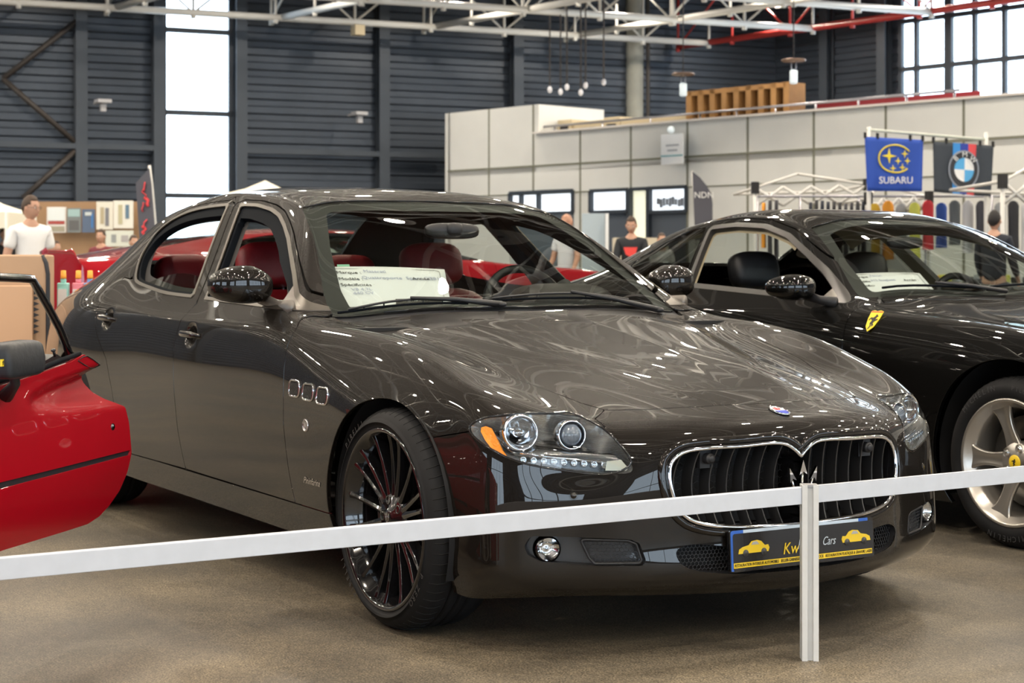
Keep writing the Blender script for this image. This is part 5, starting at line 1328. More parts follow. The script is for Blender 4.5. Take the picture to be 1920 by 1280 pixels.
slab(mb, bl_(840), bl_(955), 0, ZW); slab(mb, bl_(1076), bl_(1107), 0, ZW); slab(mb, bl_(1291), BE, 0, ZW)
slab(mb, bl_(955), bl_(1076), 0, 1.0); 
p = bl_(840); mb.box((p.x-NB.x*2, p.y-NB.y*2, 2.25), (.2, 4, 4.5), rot=Matrix.Rotation(math.atan2(bw.y, bw.x), 4, 'Z'))
p = bl_(1006); mb.box((p.x-NB.x*1, p.y-NB.y*1, 4.18), (.15, 2, .64), rot=Matrix.Rotation(math.atan2(bw.y, bw.x), 4, 'Z'))
R_ = Matrix.Rotation(math.atan2(bw.y, bw.x), 4, 'Z'); c = (bl_(840)+BE)/2-NB*3; mb.box((c.x, c.y, 3.1), ((BE-bl_(840)).length, 6, .12), rot=R_)
blk = mb.build('wall_inner', PANEL); tag(blk, kind='structure')
mb = MB()
for u, z0, z1 in ((917, ZW, 4.5), (1000, ZW, 4.5), (1088, 0, 3.86), (1183, ZW, 3.86), (1289, 0, 3.86), (1402, 0, 3.86), (1526, 0, 3.86), (1661, 0, 3.86), (1807, 0, 3.86), (1960, 0, 3.86)):
    p = bl_(u)+NB*.004; mb.box((p.x, p.y, (z0+z1)/2), (.045, .008, z1-z0), rot=R_)
p, q = bl_(840), BE; c = (p+q)/2+NB*.005; mb.box((c.x, c.y, 3.17), ((q-p).length, .01, .045), rot=R_); mb.box((c.x, c.y, ZW+.02), ((q-p).length, .01, .03), rot=R_)
tag(mb.build('trim_50', JOINT), kind='structure')
mb = MB(); p, q = bl_(1006), BE; c = (p+q)/2; mb.box((c.x, c.y, 3.88), ((q-p).length, .24, .04), rot=R_); tag(mb.build('trim_51', mat('pale_edge', (.75, .70, .66), .5)), kind='structure')
# shop windows: lit room behind
LIT = mat('lit_window', (.8, .85, .9), .5, emit=(.86, .93, 1.0), estr=1.5); LITY = mat('lit_window_warm', (.8, .8, .6), .5, emit=(.95, .93, .72), estr=.9)
def shopwin(ua, ub, va, vb, m, nm, bars=()):
    p, q = bl_(ua), bl_(ub); z1, z0 = zof(va, p), zof(vb, p); d = (q-p); L = d.length
    b = MB(); c = (p+q)/2
    for z in (z0, z1): b.box((c.x, c.y, z), (L, .10, .07), rot=R_)
    for f in (0, 1)+tuple(bars): e = p+d*f; b.box((e.x, e.y, (z0+z1)/2), (.07, .10, z1-z0), rot=R_)
    o = b.build(nm, FRAME); tag(o, kind='structure'); b = MB(); c = c-NB*.06; b.box((c.x, c.y, (z0+z1)/2), (L, .02, z1-z0), rot=R_); b.build('lit_pane', m, o)
    return o, p, q, z0, z1
shopwin(957, 1075, 362, 402, LIT, 'window_20', (.18, .46))
shopwin(1108, 1178, 358, 398, LIT, 'window_21'); shopwin(1182, 1216, 355, 470, LITY, 'window_22'); o, p, q, z0, z1 = shopwin(1218, 1288, 353, 398, LIT, 'window_23')
b = MB(); rr = random.Random(2)
for i in range(9): t = .25+.08*i; c = p+(q-p)*t+NB*.02; b.box((c.x, c.y, z0+(z1-z0)*(.35+.1*rr.random())), (.05+.03*rr.random(), .01, .12+.08*rr.random()), rot=R_)
b.build('window_sticker', mat('sticker', (.2, .22, .26), .6), o)
mb = MB(); slab(mb, bl_(1108), bl_(1291), 0, .95, .1, -.02); slab(mb, bl_(1218), bl_(1291), .95, 2.08, .1, -.05); slab(mb, bl_(1108), bl_(1178), .95, 2.05, .1, -.05); tag(mb.build('door_1', mat('shop_dark', (.10, .12, .15), .5)), kind='structure')
def roofthing(name, ua, ub, va, vb, back, depth, m, label, cat, group=None):
    p, q = bl_(ua), bl_(ub); s = 1; z1, z0 = zof(va, (p+q)/2), 3.16
    c = (p+q)/2-NB*(back+depth/2); b = MB(); b.box((c.x, c.y, (z0+z1)/2), ((q-p).length, depth, z1-z0), rot=R_); o = b.build(name, m, bevel=.01); return tag(o, label, cat, group), c, (q-p).length, z0, z1
CREAM = mat('cream_box', (.60, .50, .33), .6)
for k, (ua, ub, va, nm, lb) in enumerate(((1014, 1040, 222, 'storage_box', 'cream storage box with a dark front, leftmost on the flat roof of the pale building'), (1044, 1098, 224, 'storage_box', 'long cream storage box on the pale building roof next to the tall end wall'), (1100, 1130, 217, 'storage_box', 'square cream box in the middle of the roof of the pale building'), (1132, 1262, 219, 'counter_unit', 'long cream counter unit with a dark opening on the pale building roof'))):
    o, c, L, z0, z1 = roofthing(nm, ua, ub, va, 250, .5, .6, CREAM, lb, 'box' if k < 3 else 'counter')
    b = MB(); c2 = c+NB*.31; b.box((c2.x, c2.y, z1-.30), (L*.55, .02, .32), rot=R_); b.build('front_opening', mat('opening_dark', (.03, .03, .035), .7), o)
# wooden pigeon-hole shelf
WOOD = mat('orange_wood', (.46, .24, .085), .55, noise=.1, nscale=4)
p, q = bl_(1272), bl_(1455); z1 = zof(178, (p+q)/2)+.18; z0 = 3.16; L = (q-p).length; sh = thing('pigeon_hole_shelf', 'orange wooden shelf unit of tall open bays on the pale building roof', 'shelf')
cc = (p+q)/2-NB*.55
b = MB(); b.box((cc.x, cc.y, z1-.05), (L, .5, .09), rot=R_); b.box((cc.x, cc.y, z0+.03), (L, .5, .06), rot=R_); b.build('shelf_board', WOOD, sh)
for i in range(9):
    e = p+(q-p)*(i/8)-NB*.55; b = MB(); b.box((e.x, e.y, (z0+z1)/2), (.13, .5, z1-z0), rot=R_); b.build('upright', WOOD, sh)
e = cc-NB*.24; b = MB(); b.box((e.x, e.y, (z0+z1)/2), (L, .02, z1-z0-.05), rot=R_); b.build('back_panel', mat('shelf_back', (.09, .06, .045), .7), sh)
# hand rail
rl = thing('hand_rail', 'grey metal hand rail along the front edge of the pale building roof', 'railing')
b = MB(); b.tube([bl_(1010, 4.02)-NB*.15, bl_(1790, 4.05)-NB*.15], .025, 8); b.build('rail_tube', mat('rail_metal', (.35, .35, .38), .3, .8), rl)
for u in (1030, 1120, 1210, 1303, 1372, 1445, 1520, 1600, 1690, 1780): b = MB(); b.tube([bl_(u, 3.17)-NB*.15, bl_(u, 4.04)-NB*.15], .02, 6); b.build('rail_post', mat('rail_metal'), rl)
b = MB(); p, q = bl_(1475), bl_(1782); c = (p+q)/2-NB*.9; b.box((c.x, c.y, 3.62), ((q-p).length, .06, .95), rot=R_); tag(b.build('red_barrier_panel', mat('dark_red', (.28, .02, .03), .6)), 'long dark red panel standing behind the hand rail on the building roof', 'panel')
# pendant lamps over the roof terrace, row of bare bulbs
for k, (u, v, d) in enumerate(((1281, 138, 33), (1488, 112, 31))):
    t = thing('pendant_lamp', 'pendant lamp with disc shade and glass tube %s' % ('above the left end of the wooden shelf' if k == 0 else 'right of the wooden shelf'), 'pendant lamp')
    p = P3(u, v, d); b = MB(); b.lathe([(0, .02), (.2, .01), (.23, -.01), (.2, -.03), (0, -.03)], 20, M=Matrix.Translation(p)); b.build('lamp_shade', mat('bronze', (.25, .17, .13), .4, .5), t)
    b = MB(); b.tube([p, Vector((p.x, p.y, WALLH))], .010, 5); b.build('lamp_cord', mat('brown_steel'), t)
    for s in (-.07, .07): b = MB(); b.tube([p+Vector((s, 0, 0)), p+Vector((s*.8, 0, -.30))], .010, 5); b.build('lamp_stem', mat('rail_metal'), t)
    b = MB(); b.lathe([(0, -.44), (.06, -.43), (.07, -.40), (.07, -.20), (.05, -.18), (0, -.18)], 16, M=Matrix.Translation(p)); b.build('lamp_glass', mat('lamp_white', (.8, .85, .85), .3, emit=(.8, .95, 1), estr=.5), t)
for k, (u, v) in enumerate(((1031, 168), (1051, 172), (1063, 163), (1089, 173), (1098, 160), (1132, 154))):
    t = thing('bulb_pendant', 'bare bulb on a long brown cord hanging in front of the dark wall', 'bulb', group='row of bare bulbs on long cords')
    p = P3(u, v, 38); b = MB(); b.tube([p, Vector((p.x, p.y, WALLH))], .016, 6); b.build('lamp_cord', mat('brown_steel'), t)
    b = MB(); b.sphere(tuple(p), .07, 12, sc3=(.8, .8, 1.1)); b.build('bulb', mat('bulb_grey', (.65, .65, .7), .2, coat=1), t)
for k, (u, v, d) in enumerate(((193, 190, 37), (674, 213, 40))):
    p = P3(u, v, d); b = MB(); b.box(p, (.3, .3, .08)); b.box(p-Vector((0, 0, .12)), (.12, .12, .2)); b.box(p+Vector((-.3, .0, .0)), (.6, .05, .05)); tag(b.build('wall_camera', mat('grey_box', (.4, .4, .42), .5), bevel=.01), 'small grey device on the dark cladding %s' % ('left of the tall window' if k == 0 else 'right of the tall window, by a column'), 'wall device')
q_ = Vector((T0.x, T0.y, 0)); ry = Vector((FWD + RGT*(671-960)/FPX).tolist()); p = isect(q_, ta, Vector((CAM[0], CAM[1], 0)), ry); p.z = 6.42; b = MB(); b.box(p, (.25, .25, .24)); tag(b.build('junction_box', mat('cream_box'), bevel=.01), 'cream junction box fixed under a white roof truss', 'box')
# ------------------------------------------------------------------ barrier in front of the cars
b = MB(); prof = []
w, h = .0225, .0225
pr = [(-w,-h),(-w*.35,-h),(-w*.35,-h*.55),(w*.35,-h*.55),(w*.35,-h),(w,-h),(w,-h*.62),(w*.72,-h*.62),(w*.72,-h*.3),(w,-h*.3),(w,h*.3),(w*.72,h*.3),(w*.72,h*.62),(w,h*.62),(w,h),(-w,h),(-w,h*.62),(-w*.72,h*.62),(-w*.72,h*.3),(-w,h*.3),(-w,-h*.3),(-w*.72,-h*.3),(-w*.72,-h*.62),(-w,-h*.62)]
def post(name, y, label):
    t = thing(name, label, 'barrier post', (.940, y, 0), math.radians(58))
    b = MB(); b.prism(pr, 0, .477); b.build('post_profile', WHITEPVC, t); b = MB(); b.box((0, 0, .475), (.036, .036, .006)); b.build('post_cap', mat('grey_cap', (.30, .30, .31), .5), t)
post('barrier_post', -.09, 'short white grooved barrier post standing before the grille')
def rail(p, q, label):
    p, q = Vector(p), Vector(q); d = (q-p); L = d.length; M = frame3((p+q)/2, d, z=Vector((0, 0, 1)))
    b = MB(); P2 = [(-.009,-.0235),(.009,-.0235),(.009,.0215),(.007,.0235),(-.007,.0235),(-.009,.0215)]
    V = [(s*L/2, y, z) for s in (-1, 1) for y, z in P2]; n = 6
    b.add(V, [tuple(range(n)), tuple(range(2*n-1, n-1, -1))]+[(i, n+i, n+(i+1) % n, (i+1) % n) for i in range(n)], False, M)
    tag(b.build('barrier_rail', mat('rail_white', (.54, .57, .63), .45, noise=.03, nscale=26), bevel=.002), label, 'barrier rail')
rail((.941, -2.335, .447), (.935, -.118, .449), 'long white barrier rail running left from the post in front of the grey saloon')
rail((.933, -.062, .449), (.880, 1.45, .447), 'white scuffed barrier rail running right from the post to the black coupe')
post('barrier_post', -2.36, 'short white barrier post at the left end of the long rail'); post('barrier_post', 1.48, 'short white barrier post at the right end of the scuffed rail')
# ------------------------------------------------------------------ red car with its door open
rcar, RB = build_coupe('sports_car', 'bright red low sports car with black-framed door swung open and black door mirror', REDPAINT, (.30, -3.42, QZ), 0, lv=3, detail=False, zm=lambda z: z*.86 if z < .9 else .774+(z-.9)*.72, skip_door=True)
def red_door():
    # door panel: local a along the door (0 at the hinge side, towards the rear), z up, outward normal towards the camera
    ZR = Vector((-.515, -1.53, 0)); ZL = Vector((.36, -2.31, 0)); d = (ZR-ZL).normalized(); n = Vector((-d.y, d.x, 0)); n = n if n.dot(Vector(CAM.tolist())-ZL) > 0 else -n
    R0 = rcar.location
    def P(u, v, off=0.0):
        """point of the door's outer plane seen at (u, v)"""
        ray = FWD + RGT*(u-960)/FPX + np.array([0, 0, 1.])*(HOR-v)/FPX; o = CAM
        nn = np.array(n); t = (np.array(ZL)-o) @ nn/(ray @ nn); return Vector((o+ray*t).tolist())
    D = bpy.data.objects.new('open_door', None); COL.objects.link(D); D.parent = rcar; D.location = -R0
    a_of = lambda p: (p-ZL).dot(d)
    g = lambda u, v: (a_of(P(u, v)), P(u, v).z)
    out = [g(u, v) for u, v in ((190, 684), (186, 700), (183, 718), (187, 735), (200, 748), (226, 762), (230, 790), (231, 848), (224, 885), (212, 920), (196, 948), (180, 968), (160, 982), (120, 995), (0, 1031))]
    out = out + [(-.02, out[-1][1]-.01), (-.02, g(0, 728)[1]-.01), g(0, 724), g(60, 706), g(135, 678), g(158, 664)]
    pol = poly_round(out, .012, 3)
    # dense sheet with the scoop pressed in
    A = np.array(pol); x0, z0 = A.min(0); x1, z1 = A.max(0); st = .010
    nx, nz = int((x1-x0)/st)+3, int((z1-z0)/st)+3
    X, Z = np.meshgrid(x0-st+np.arange(nx)*st, z0-st+np.arange(nz)*st, indexing='ij')
    sc0 = np.array(g(46, 750)); top = np.array([g(46, 750), g(100, 722), g(150, 704), g(192, 688)]); bot = np.array([g(46, 750), g(62, 768), g(110, 770), g(160, 764), g(228, 756)])
    zt_ = np.interp(X, top[:, 0], top[:, 1]); zb_ = np.interp(X, bot[:, 0], bot[:, 1])
    h = np.maximum(zt_-zb_, 1e-4); f = np.clip((Z-zb_)/h, 0, 1); ingrow = np.clip((X-sc0[0])/(x1-sc0[0]), 0, 1)
    depth = .085*ingrow**.6*np.where((Z > zb_) & (Z < zt_) & (X > sc0[0]), f**.8*np.clip((1-f)/.14, 0, 1), 0)
    k = np.ones(3)/3
    for ax in (0, 1): depth = np.apply_along_axis(lambda m: np.convolve(m, k, 'same'), ax, depth)
    crown = .030*(1-np.clip((Z-.40)/.35, -1, 1)**2) + .02
    stripe = np.array([g(0, 905), g(228, 846)]); zs = np.interp(X, stripe[:, 0], stripe[:, 1]); lower = -.035*np.clip((zs-Z)/.25, 0, 1)**1.5
    Y = crown-depth+lower-.02
    pts = np.stack([X, Y, Z], -1).reshape(-1, 3)
    T = []
    idx = np.arange(nx*nz).reshape(nx, nz); q = np.stack([idx[:-1, :-1], idx[1:, :-1], idx[1:, 1:], idx[:-1, 1:]], -1).reshape(-1, 4)
    world = np.array(ZL)+pts[:, :1]*np.array(d)+pts[:, 1:2]*np.array(n)+pts[:, 2:]*np.array([0, 0, 1.])
    tri = quads_to_tris(q); S = Surf(world, np.zeros_like(world), tri); recompute_normals(S)
    if (S.n @ np.array(n)).mean() < 0: S.t = S.t[:, ::-1]; recompute_normals(S)
    az = lambda S: np.stack([(S.v-np.array(ZL)) @ np.array(d), S.v[:, 2]], 1)
    S = S.clip(sdf(az(S), pol))[0]
    sp = [g(-10, 900), g(228, 840), g(231, 848), g(-10, 914)]; sp = [g(-30, 907), g(229, 843), g(229, 852), g(-30, 919)]
    band, S = S.clip(sdf(az(S), sp))
    surf_obj('door_skin', S, REDPAINT, D, .02); surf_obj('door_stripe', band.offset(-.006), mat('stripe_black', (.012, .012, .016), .5), D, .01)
    # inner panel
    Wp = lambda a, o, z: ZL+d*a+n*o+Vector((0, 0, z))
    b = MB(); m = len(pol); V = [Wp(a, -.085, z) for a, z in pol]+[Wp(a, -.12, z) for a, z in pol]; b.add(V, [tuple(range(m-1, -1, -1)), tuple(range(m, 2*m))]+[(i, (i+1) % m, m+(i+1) % m, m+i) for i in range(m)]); b.build('door_inner', BLACKLEATHER, D)
    Q = lambda u, v, o=0: P(u, v)+n*o
    # window frame, seal, lock pin, catch
    b = MB(); b.tube([Q(-70, 512, -.03), Q(0, 519, -.03), Q(50, 521, -.03), Q(79, 523, -.03), Q(92, 545, -.03), Q(108, 573, -.03), Q(130, 615, -.03), Q(142, 645, -.03), Q(149, 666, -.03)], [.0115]*9, 8); b.build('window_frame', GLOSSBLACK, D)
    b = MB(); b.tube([Q(-60, 741, -.012), Q(0, 716, -.012), Q(70, 697, -.012), Q(120, 676, -.012), Q(156, 663, -.012)], .0075, 8); b.build('window_seal', RUBBER, D)
    b = MB(); b.tube([Q(122, 668, -.03), Q(119, 657, -.03)], [.004, .004], 8); b.tube([Q(119, 658, -.03), Q(118.5, 655, -.03)], .007, 8); b.build('lock_pin', BLACKPL, D)
    hf = poly_round([g(146, 676), g(163, 667), g(187, 684), g(170, 690)], .006, 3); pts3 = [Wp(a, .0+np.interp(z, [.5, .9], [.018, .012]), z) for a, z in hf]
    hpts = []
    bv = BVHTree.FromPolygons(S.v.tolist(), S.t.tolist())
    def onskin(u, v, o=.001):
        c0 = Vector(CAM.tolist()); h_ = bv.ray_cast(c0, (P(u, v)-c0).normalized()); p = h_[0] if h_[0] is not None else P(u, v); return p + n*o
    b = MB(); b.tube([onskin(u, v) for u, v in ((146, 676), (155, 669), (163, 667), (176, 675), (187, 684), (178, 689), (169, 690), (158, 684))], .0018, 5, closed=True); b.build('handle_outline', INK, D)
    c = onskin(211, 800, .0); b = MB(); M = frame3(c, d, z=n); b.lathe([(.0, .004), (.006, .005), (.0065, .003), (.0095, .003), (.0105, .001), (.0105, -.002)], 16, M=M); b.build('door_lock', DARKCHROME, D)
    # mirror: black box on a stalk with a yellow badge
    Mr = bpy.data.objects.new('door_mirror', None); COL.objects.link(Mr); Mr.parent = D
    pm_ = P(28, 673); mc = pm_+(Vector(CAM.tolist())-pm_).normalized()*.12; V, F = blob(7, (.205, .085, .092), n=28, k=16, fn=lambda v: Vector((v.x, v.y*(1-.25*max(0, v.z/.05)), v.z*(1 if v.x < .06 else 1-.10*(v.x-.06)/.04))))
    Mm = frame3(mc, d*1.0+Vector((0, 0, .02)), z=Vector((0, 0, 1))); b = MB(); b.add(V, F, True, Mm); b.build('mirror_shell', mat('mirror_black', (.014, .016, .020), .42, noise=.15, nscale=60, bump=.1), Mr)
    sg = 1 if (Mm.to_3x3() @ Vector((0, 1, 0))).dot(n) > 0 else -1
    b = MB(); pm_ = P(5, 680); cc = pm_+(Vector(CAM.tolist())-pm_).normalized()*.165; M = frame3(cc, d, z=n); b.prism([(-.0055, -.009), (.0055, -.009), (.0055, .009), (-.0055, .009)], -.004, .0008, M=M); bd = b.build('mirror_badge', mat('badge_yellow'), Mr); b = MB(); b.prism(HORSE(.012), .0008, .0016, M=M); b.build('badge_horse', INK, bd)
    b = MB(); b.tube([Q(-30, 695, .08), Q(-12, 718, .06), Q(-3, 742, .02)], [.012, .013, .020], 10); b.build('mirror_stalk', BLACKPL, Mr)
red_door()
# ------------------------------------------------------------------ things to the left and behind
def upright(name, u0, u1, v0, v1, d, m, label, cat, th=.02, group=None, yaw=0.0, z0=None):
    p = P3((u0+u1)/2, (v0+v1)/2, d); w = (u1-u0)*d/FPX; h = (v1-v0)*d/FPX; R = Matrix.Rotation(YAW-PI/2+yaw, 4, 'Z')
    if z0 is not None: top = p.z+h/2; h = top-z0; p.z = z0+h/2
    b = MB(); b.box((0, 0, 0), (w/max(.2, math.cos(yaw)), th, h), M=Matrix.Translation(p) @ R); o = b.build(name, m, bevel=.003); tag(o, label, cat, group); return o, p, R, w, h
BEIGE = mat('cardboard', (.50, .33, .21), .8, noise=.05, nscale=2)
cb = thing('cardboard_display', 'tall tan cardboard display panel with black tube handle, behind the open red door', 'display panel')
p = P3(20, 580, 9.4); R = Matrix.Rotation(YAW-PI/2+.15, 4, 'Z')
b = MB(); b.box((0, 0, .565), (.43, .30, 1.12), M=Matrix.Translation((p.x, p.y, 0)) @ R); b.build('main_panel', BEIGE, cb, bevel=.012)
b = MB(); b.box((-.01, -.17, .50), (.30, .03, .92), M=Matrix.Translation((p.x, p.y, 0)) @ R); b.build('front_flap', mat('cardboard_light', (.60, .38, .24), .8), cb, bevel=.006)
for i in range(9):
    b = MB(); b.prism([(0, 0), (.03, .012), (0, .024)], -.004, .004, M=Matrix.Translation((p.x, p.y, .70+i*.030)) @ R @ Matrix.Translation((.145, -.19, 0)) @ Matrix.Rotation(PI/2, 4, 'X')); b.build('edge_tooth', BLACKPL, cb)
b = MB(); b.tube([Matrix.Translation((p.x, p.y, 0)) @ R @ Vector(v) for v in ((.185, -.14, 1.12), (.205, -.15, 1.08), (.215, -.155, 1.02), (.215, -.155, .2), (.21, -.155, .0))], .012, 8); b.build('tube_handle', mat('handle_black', (.02, .022, .028), .5), cb)
# bottles on a small table
t = thing('side_table', 'small dark table holding three care product bottles behind the grey saloon', 'table')
c = P3(147, 590, 9.6); z_t = .70
b = MB(); b.box((c.x, c.y, z_t-.015), (.44, .24, .03)); b.build('table_top', BLACKPL, t, bevel=.004)
for sx in (-.19, .19):
    for sy in (-.10, .10): b = MB(); b.tube([(c.x+sx, c.y+sy, 0), (c.x+sx, c.y+sy, z_t-.03)], .012, 8); b.build('leg', BLACKPL, t)
for k, (u, col, lb) in enumerate(((119, (.35, .72, .68), 'pale green bottle with orange cap, leftmost of the three on the small table'), (147, (.85, .28, .36), 'pink bottle with orange cap, middle of the three on the small table'), (169, (.22, .42, .80), 'blue bottle with orange cap, rightmost of the three on the small table'))):
    q = P3(u, 580, 9.6-.0); t = thing('bottle', lb, 'bottle', (q.x, q.y, z_t)); wb = .032
    b = MB(); b.prism(poly_round([(-wb, -wb*.7), (wb, -wb*.7), (wb, wb*.7), (-wb, wb*.7)], .012, 4), 0, .27); b.prism(poly_round([(-.015, -.012), (.015, -.012), (.015, .012), (-.015, .012)], .008, 4), .27, .295); o = b.build('bottle_body', mat('bottle_%s' % ('green', 'pink', 'blue')[k], col, .35), t, bevel=.006)
    b = MB(); b.lathe([(0, .34), (.014, .338), (.016, .30), (.016, .293), (0, .293)], 14); b.build('cap', mat('orange_cap', (.85, .38, .05), .5), t)
    b = MB(); Rb = Matrix.Rotation(YAW-PI/2, 4, 'Z'); b.box((0, -.026, .14), (.048, .006, .19), M=Rb); b.build('label_sticker', WHITEPAPER, t)
    t.children[0].rotation_euler = (0, 0, YAW-PI/2)
# background cars
build_coupe('hatchback_car', 'bright red car with a dark side window parked behind the grey saloon at left', REDPAINT, P3(60, HOR, 11.6)+Vector((0, 0, -CAM[2]))+Vector((RGT*3.62+FWD*1.6).tolist()), YAW-math.radians(90-24), lv=2, detail=False, zm=lambda z: z*1.21 if z < .9 else 1.089+(z-.9)*.50)
build_coupe('hatchback_car', 'silver white car seen through the side windows of the grey saloon', car_paint('silver_paint', (.60, .62, .62), .6, .35), G3(860, 21), YAW-math.radians(95), lv=2, detail=False, zm=lambda z: z*1.06)
# tents, posters
CANVAS = mat('cream_canvas', (.78, .74, .62), .8)
def tent(name, u0, u1, vtop, veave, d, label):
    t = thing(name, label, 'tent'); p = P3((u0+u1)/2, vtop, d); w = (u1-u0)*d/FPX; ze = P3(0, veave, d).z; h = w/2
    b = MB(); R = Matrix.Translation((p.x, p.y, 0)) @ Matrix.Rotation(YAW-PI/2, 4, 'Z'); V = [(-h, -h, ze), (h, -h, ze), (h, h, ze), (-h, h, ze), (0, 0, p.z)]
    V += [(-h*.5, -h*.5, ze+(p.z-ze)*.38), (h*.5, -h*.5, ze+(p.z-ze)*.38), (h*.5, h*.5, ze+(p.z-ze)*.38), (-h*.5, h*.5, ze+(p.z-ze)*.38)]
    F = [(0, 1, 6, 5), (1, 2, 7, 6), (2, 3, 8, 7), (3, 0, 5, 8), (5, 6, 4), (6, 7, 4), (7, 8, 4), (8, 5, 4)]
    k = len(V); V += [(x, y, ze-.22) for x, y, _ in V[:4]]; F += [(0, k, k+1, 1), (1, k+1, k+2, 2), (2, k+2, k+3, 3), (3, k+3, k, 0)]
    b.add(V, F, False, R); b.build('canopy', CANVAS, t)
    for x, y in ((-h, -h), (h, -h), (h, h), (-h, h)): b = MB(); b.tube([(x*.97, y*.97, 0), (x*.97, y*.97, ze)], .025, 6, M=R); b.build('pole', WHITESTEEL, t)
tent('market_tent', -150, 42, 352, 400, 24, 'cream pointed market tent at the left edge behind the man in white')
tent('market_tent', 430, 565, 338, 366, 30, 'cream market tent peeking over the roof of the grey saloon')
o, p, R, w, h = upright('wood_panel_stand', 62, 272, 378, 455, 30, mat('tan_board', (.36, .22, .12), .7), 'tan wooden display board hung with posters behind the red car', 'display board', .06, z0=0)
POS = [((88, 124, 388, 436), (.75, .72, .68), 'framed poster with white top and a red car picture, leftmost on the tan board', [((0, .2, 1, .5), (.75, .8, .8)), ((0, -.1, 1, .14), (.4, .07, .06)), ((0, -.35, 1, .2), (.35, .32, .24))]),
       ((126, 152, 390, 436), (.20, .22, .22), 'grey green poster in the middle of the tan board', [((0, .3, 1, .3), (.35, .5, .5)), ((0, -.2, .8, .4), (.12, .12, .12))]),
       ((154, 178, 392, 436), (.10, .14, .22), 'dark blue poster beside the pale posters on the tan board', [((0, .3, .6, .15), (.55, .6, .6)), ((.3, .0, .15, .6), (.05, .2, .5))]),
       ((181, 212, 378, 430), (.75, .72, .62), 'cream poster with two figures, left of the tall cream pair', [((-.15, 0, .25, .6), (.45, .38, .25)), ((.15, -.05, .25, .65), (.2, .2, .22))]),
       ((213, 250, 376, 428), (.78, .76, .68), 'cream poster with dark spots, right of the tall cream pair', [((-.15, 0, .25, .7), (.5, .46, .3)), ((.2, .1, .22, .5), (.12, .2, .28))]),
       ((198, 250, 432, 462), (.66, .68, .60), 'pale low poster with grey print under the cream pair', [((-.2, 0, .2, .5), (.3, .32, .32)), ((.2, 0, .3, .4), (.4, .38, .38))])]
for (u0, u1, v0, v1), col, lb, blocks in POS:
    o, p, R, w, h = upright('poster', u0, u1, v0, v1, 29.7, mat('poster_%d' % (u0 % 97), col, .5), lb, 'poster', .02)
    for (cx, cy, ww, hh), c2 in blocks:
        b = MB(); b.box((cx*w, -.014, cy*h), (ww*w*.86, .008, hh*h), M=Matrix.Translation(p) @ R); b.build('picture_block', mat('print_%d%d%d' % tuple(int(x*99) for x in c2), c2, .5), o)
# flags
def feather(name, pts, d, m, label, text=None, deco=None, polepts=None):
    t = thing(name, label, 'flag'); V = [P3(u, v, d) for u, v in pts]; n = len(V); nn = Vector((-FWD).tolist())*.012
    b = MB(); b.add([v+nn for v in V]+[v-nn for v in V], [tuple(range(n)), tuple(range(2*n-1, n-1, -1))]+[(i, (i+1) % n, n+(i+1) % n, n+i) for i in range(n)]); b.build('flag_cloth', m, t)
    if text:
        body, u, v, size, mm = text; M = frame3(P3(u, v, d-.03), Vector(RGT.tolist()), z=Vector((-FWD).tolist())); text_obj('flag_text', body, size, M, mm, t, 'CENTER', xs=1.0)
    if deco:
        rr = random.Random(5)
        for (u, v) in deco: b = MB(); q = P3(u, v, d-.03); b.tube([q+Vector((RGT*rr.uniform(-.03, .03)).tolist())+Vector((0, 0, .06*s)) for s in (-1, -.4, .3, 1)], .020, 6, flat=.3); b.build('flag_mark', mat('flag_red', (.70, .06, .07), .6), t)
    pp = [P3(u, v, d+.02) for u, v in polepts]; pp.append(Vector((pp[-1].x, pp[-1].y, 0))); b = MB(); b.tube(pp, .02, 8); b.build('flag_pole', WHITESTEEL, t)
FD = mat('flag_dark', (.085, .085, .105), .7)
feather('feather_flag', [(1298, 321), (1312, 332), (1325, 348), (1333, 362), (1336, 380), (1336, 450), (1303, 450)], 30, FD, 'dark curved feather flag with white lettering in front of the pale building', ('NDN', 1320, 366, .15, WHITEPRINT), None, ((1298, 321), (1302, 380), (1303, 450)))
feather('feather_flag', [(255, 343), (280, 315), (284, 345), (290, 420), (290, 520), (266, 520), (260, 420)], 22, FD, 'dark banner flag with red scribbles left of the tall window', None, [(268, 350), (270, 362), (274, 378), (268, 388), (272, 420), (270, 432)], ((280, 310), (285, 350), (291, 420)))
# hanging sign on the pale building
t = thing('hanging_sign', 'white hanging sign with grey writing fixed on the pale building wall', 'sign')
M = frame3(P3(1261, 280, 34.0), bw, z=NB); hw, hh = .29, .30
b = MB(); b.box((0, 0, 0), (hw*2, hh*2, .05), M=M); b.build('sign_board', mat('sign_white', (.93, .95, .97), .5), t, bevel=.01)
b = MB(); b.box((0, -hh*.42, .03), (hw*2, .03, .006), M=M); b.build('sign_line', mat('sign_teal', (.2, .45, .5), .4), t)
for yy, ww in ((.08, .34), (-.02, .26)):
    b = MB(); b.box((.02, yy, .03), (ww, .035, .006), M=M); b.build('sign_writing', mat('sign_grey', (.45, .48, .52), .5), t)
b = MB(); b.sphere(tuple(P3(1258, 243, 33.9)), .07, 12); b.build('spot_lamp', mat('lamp_white'), t)
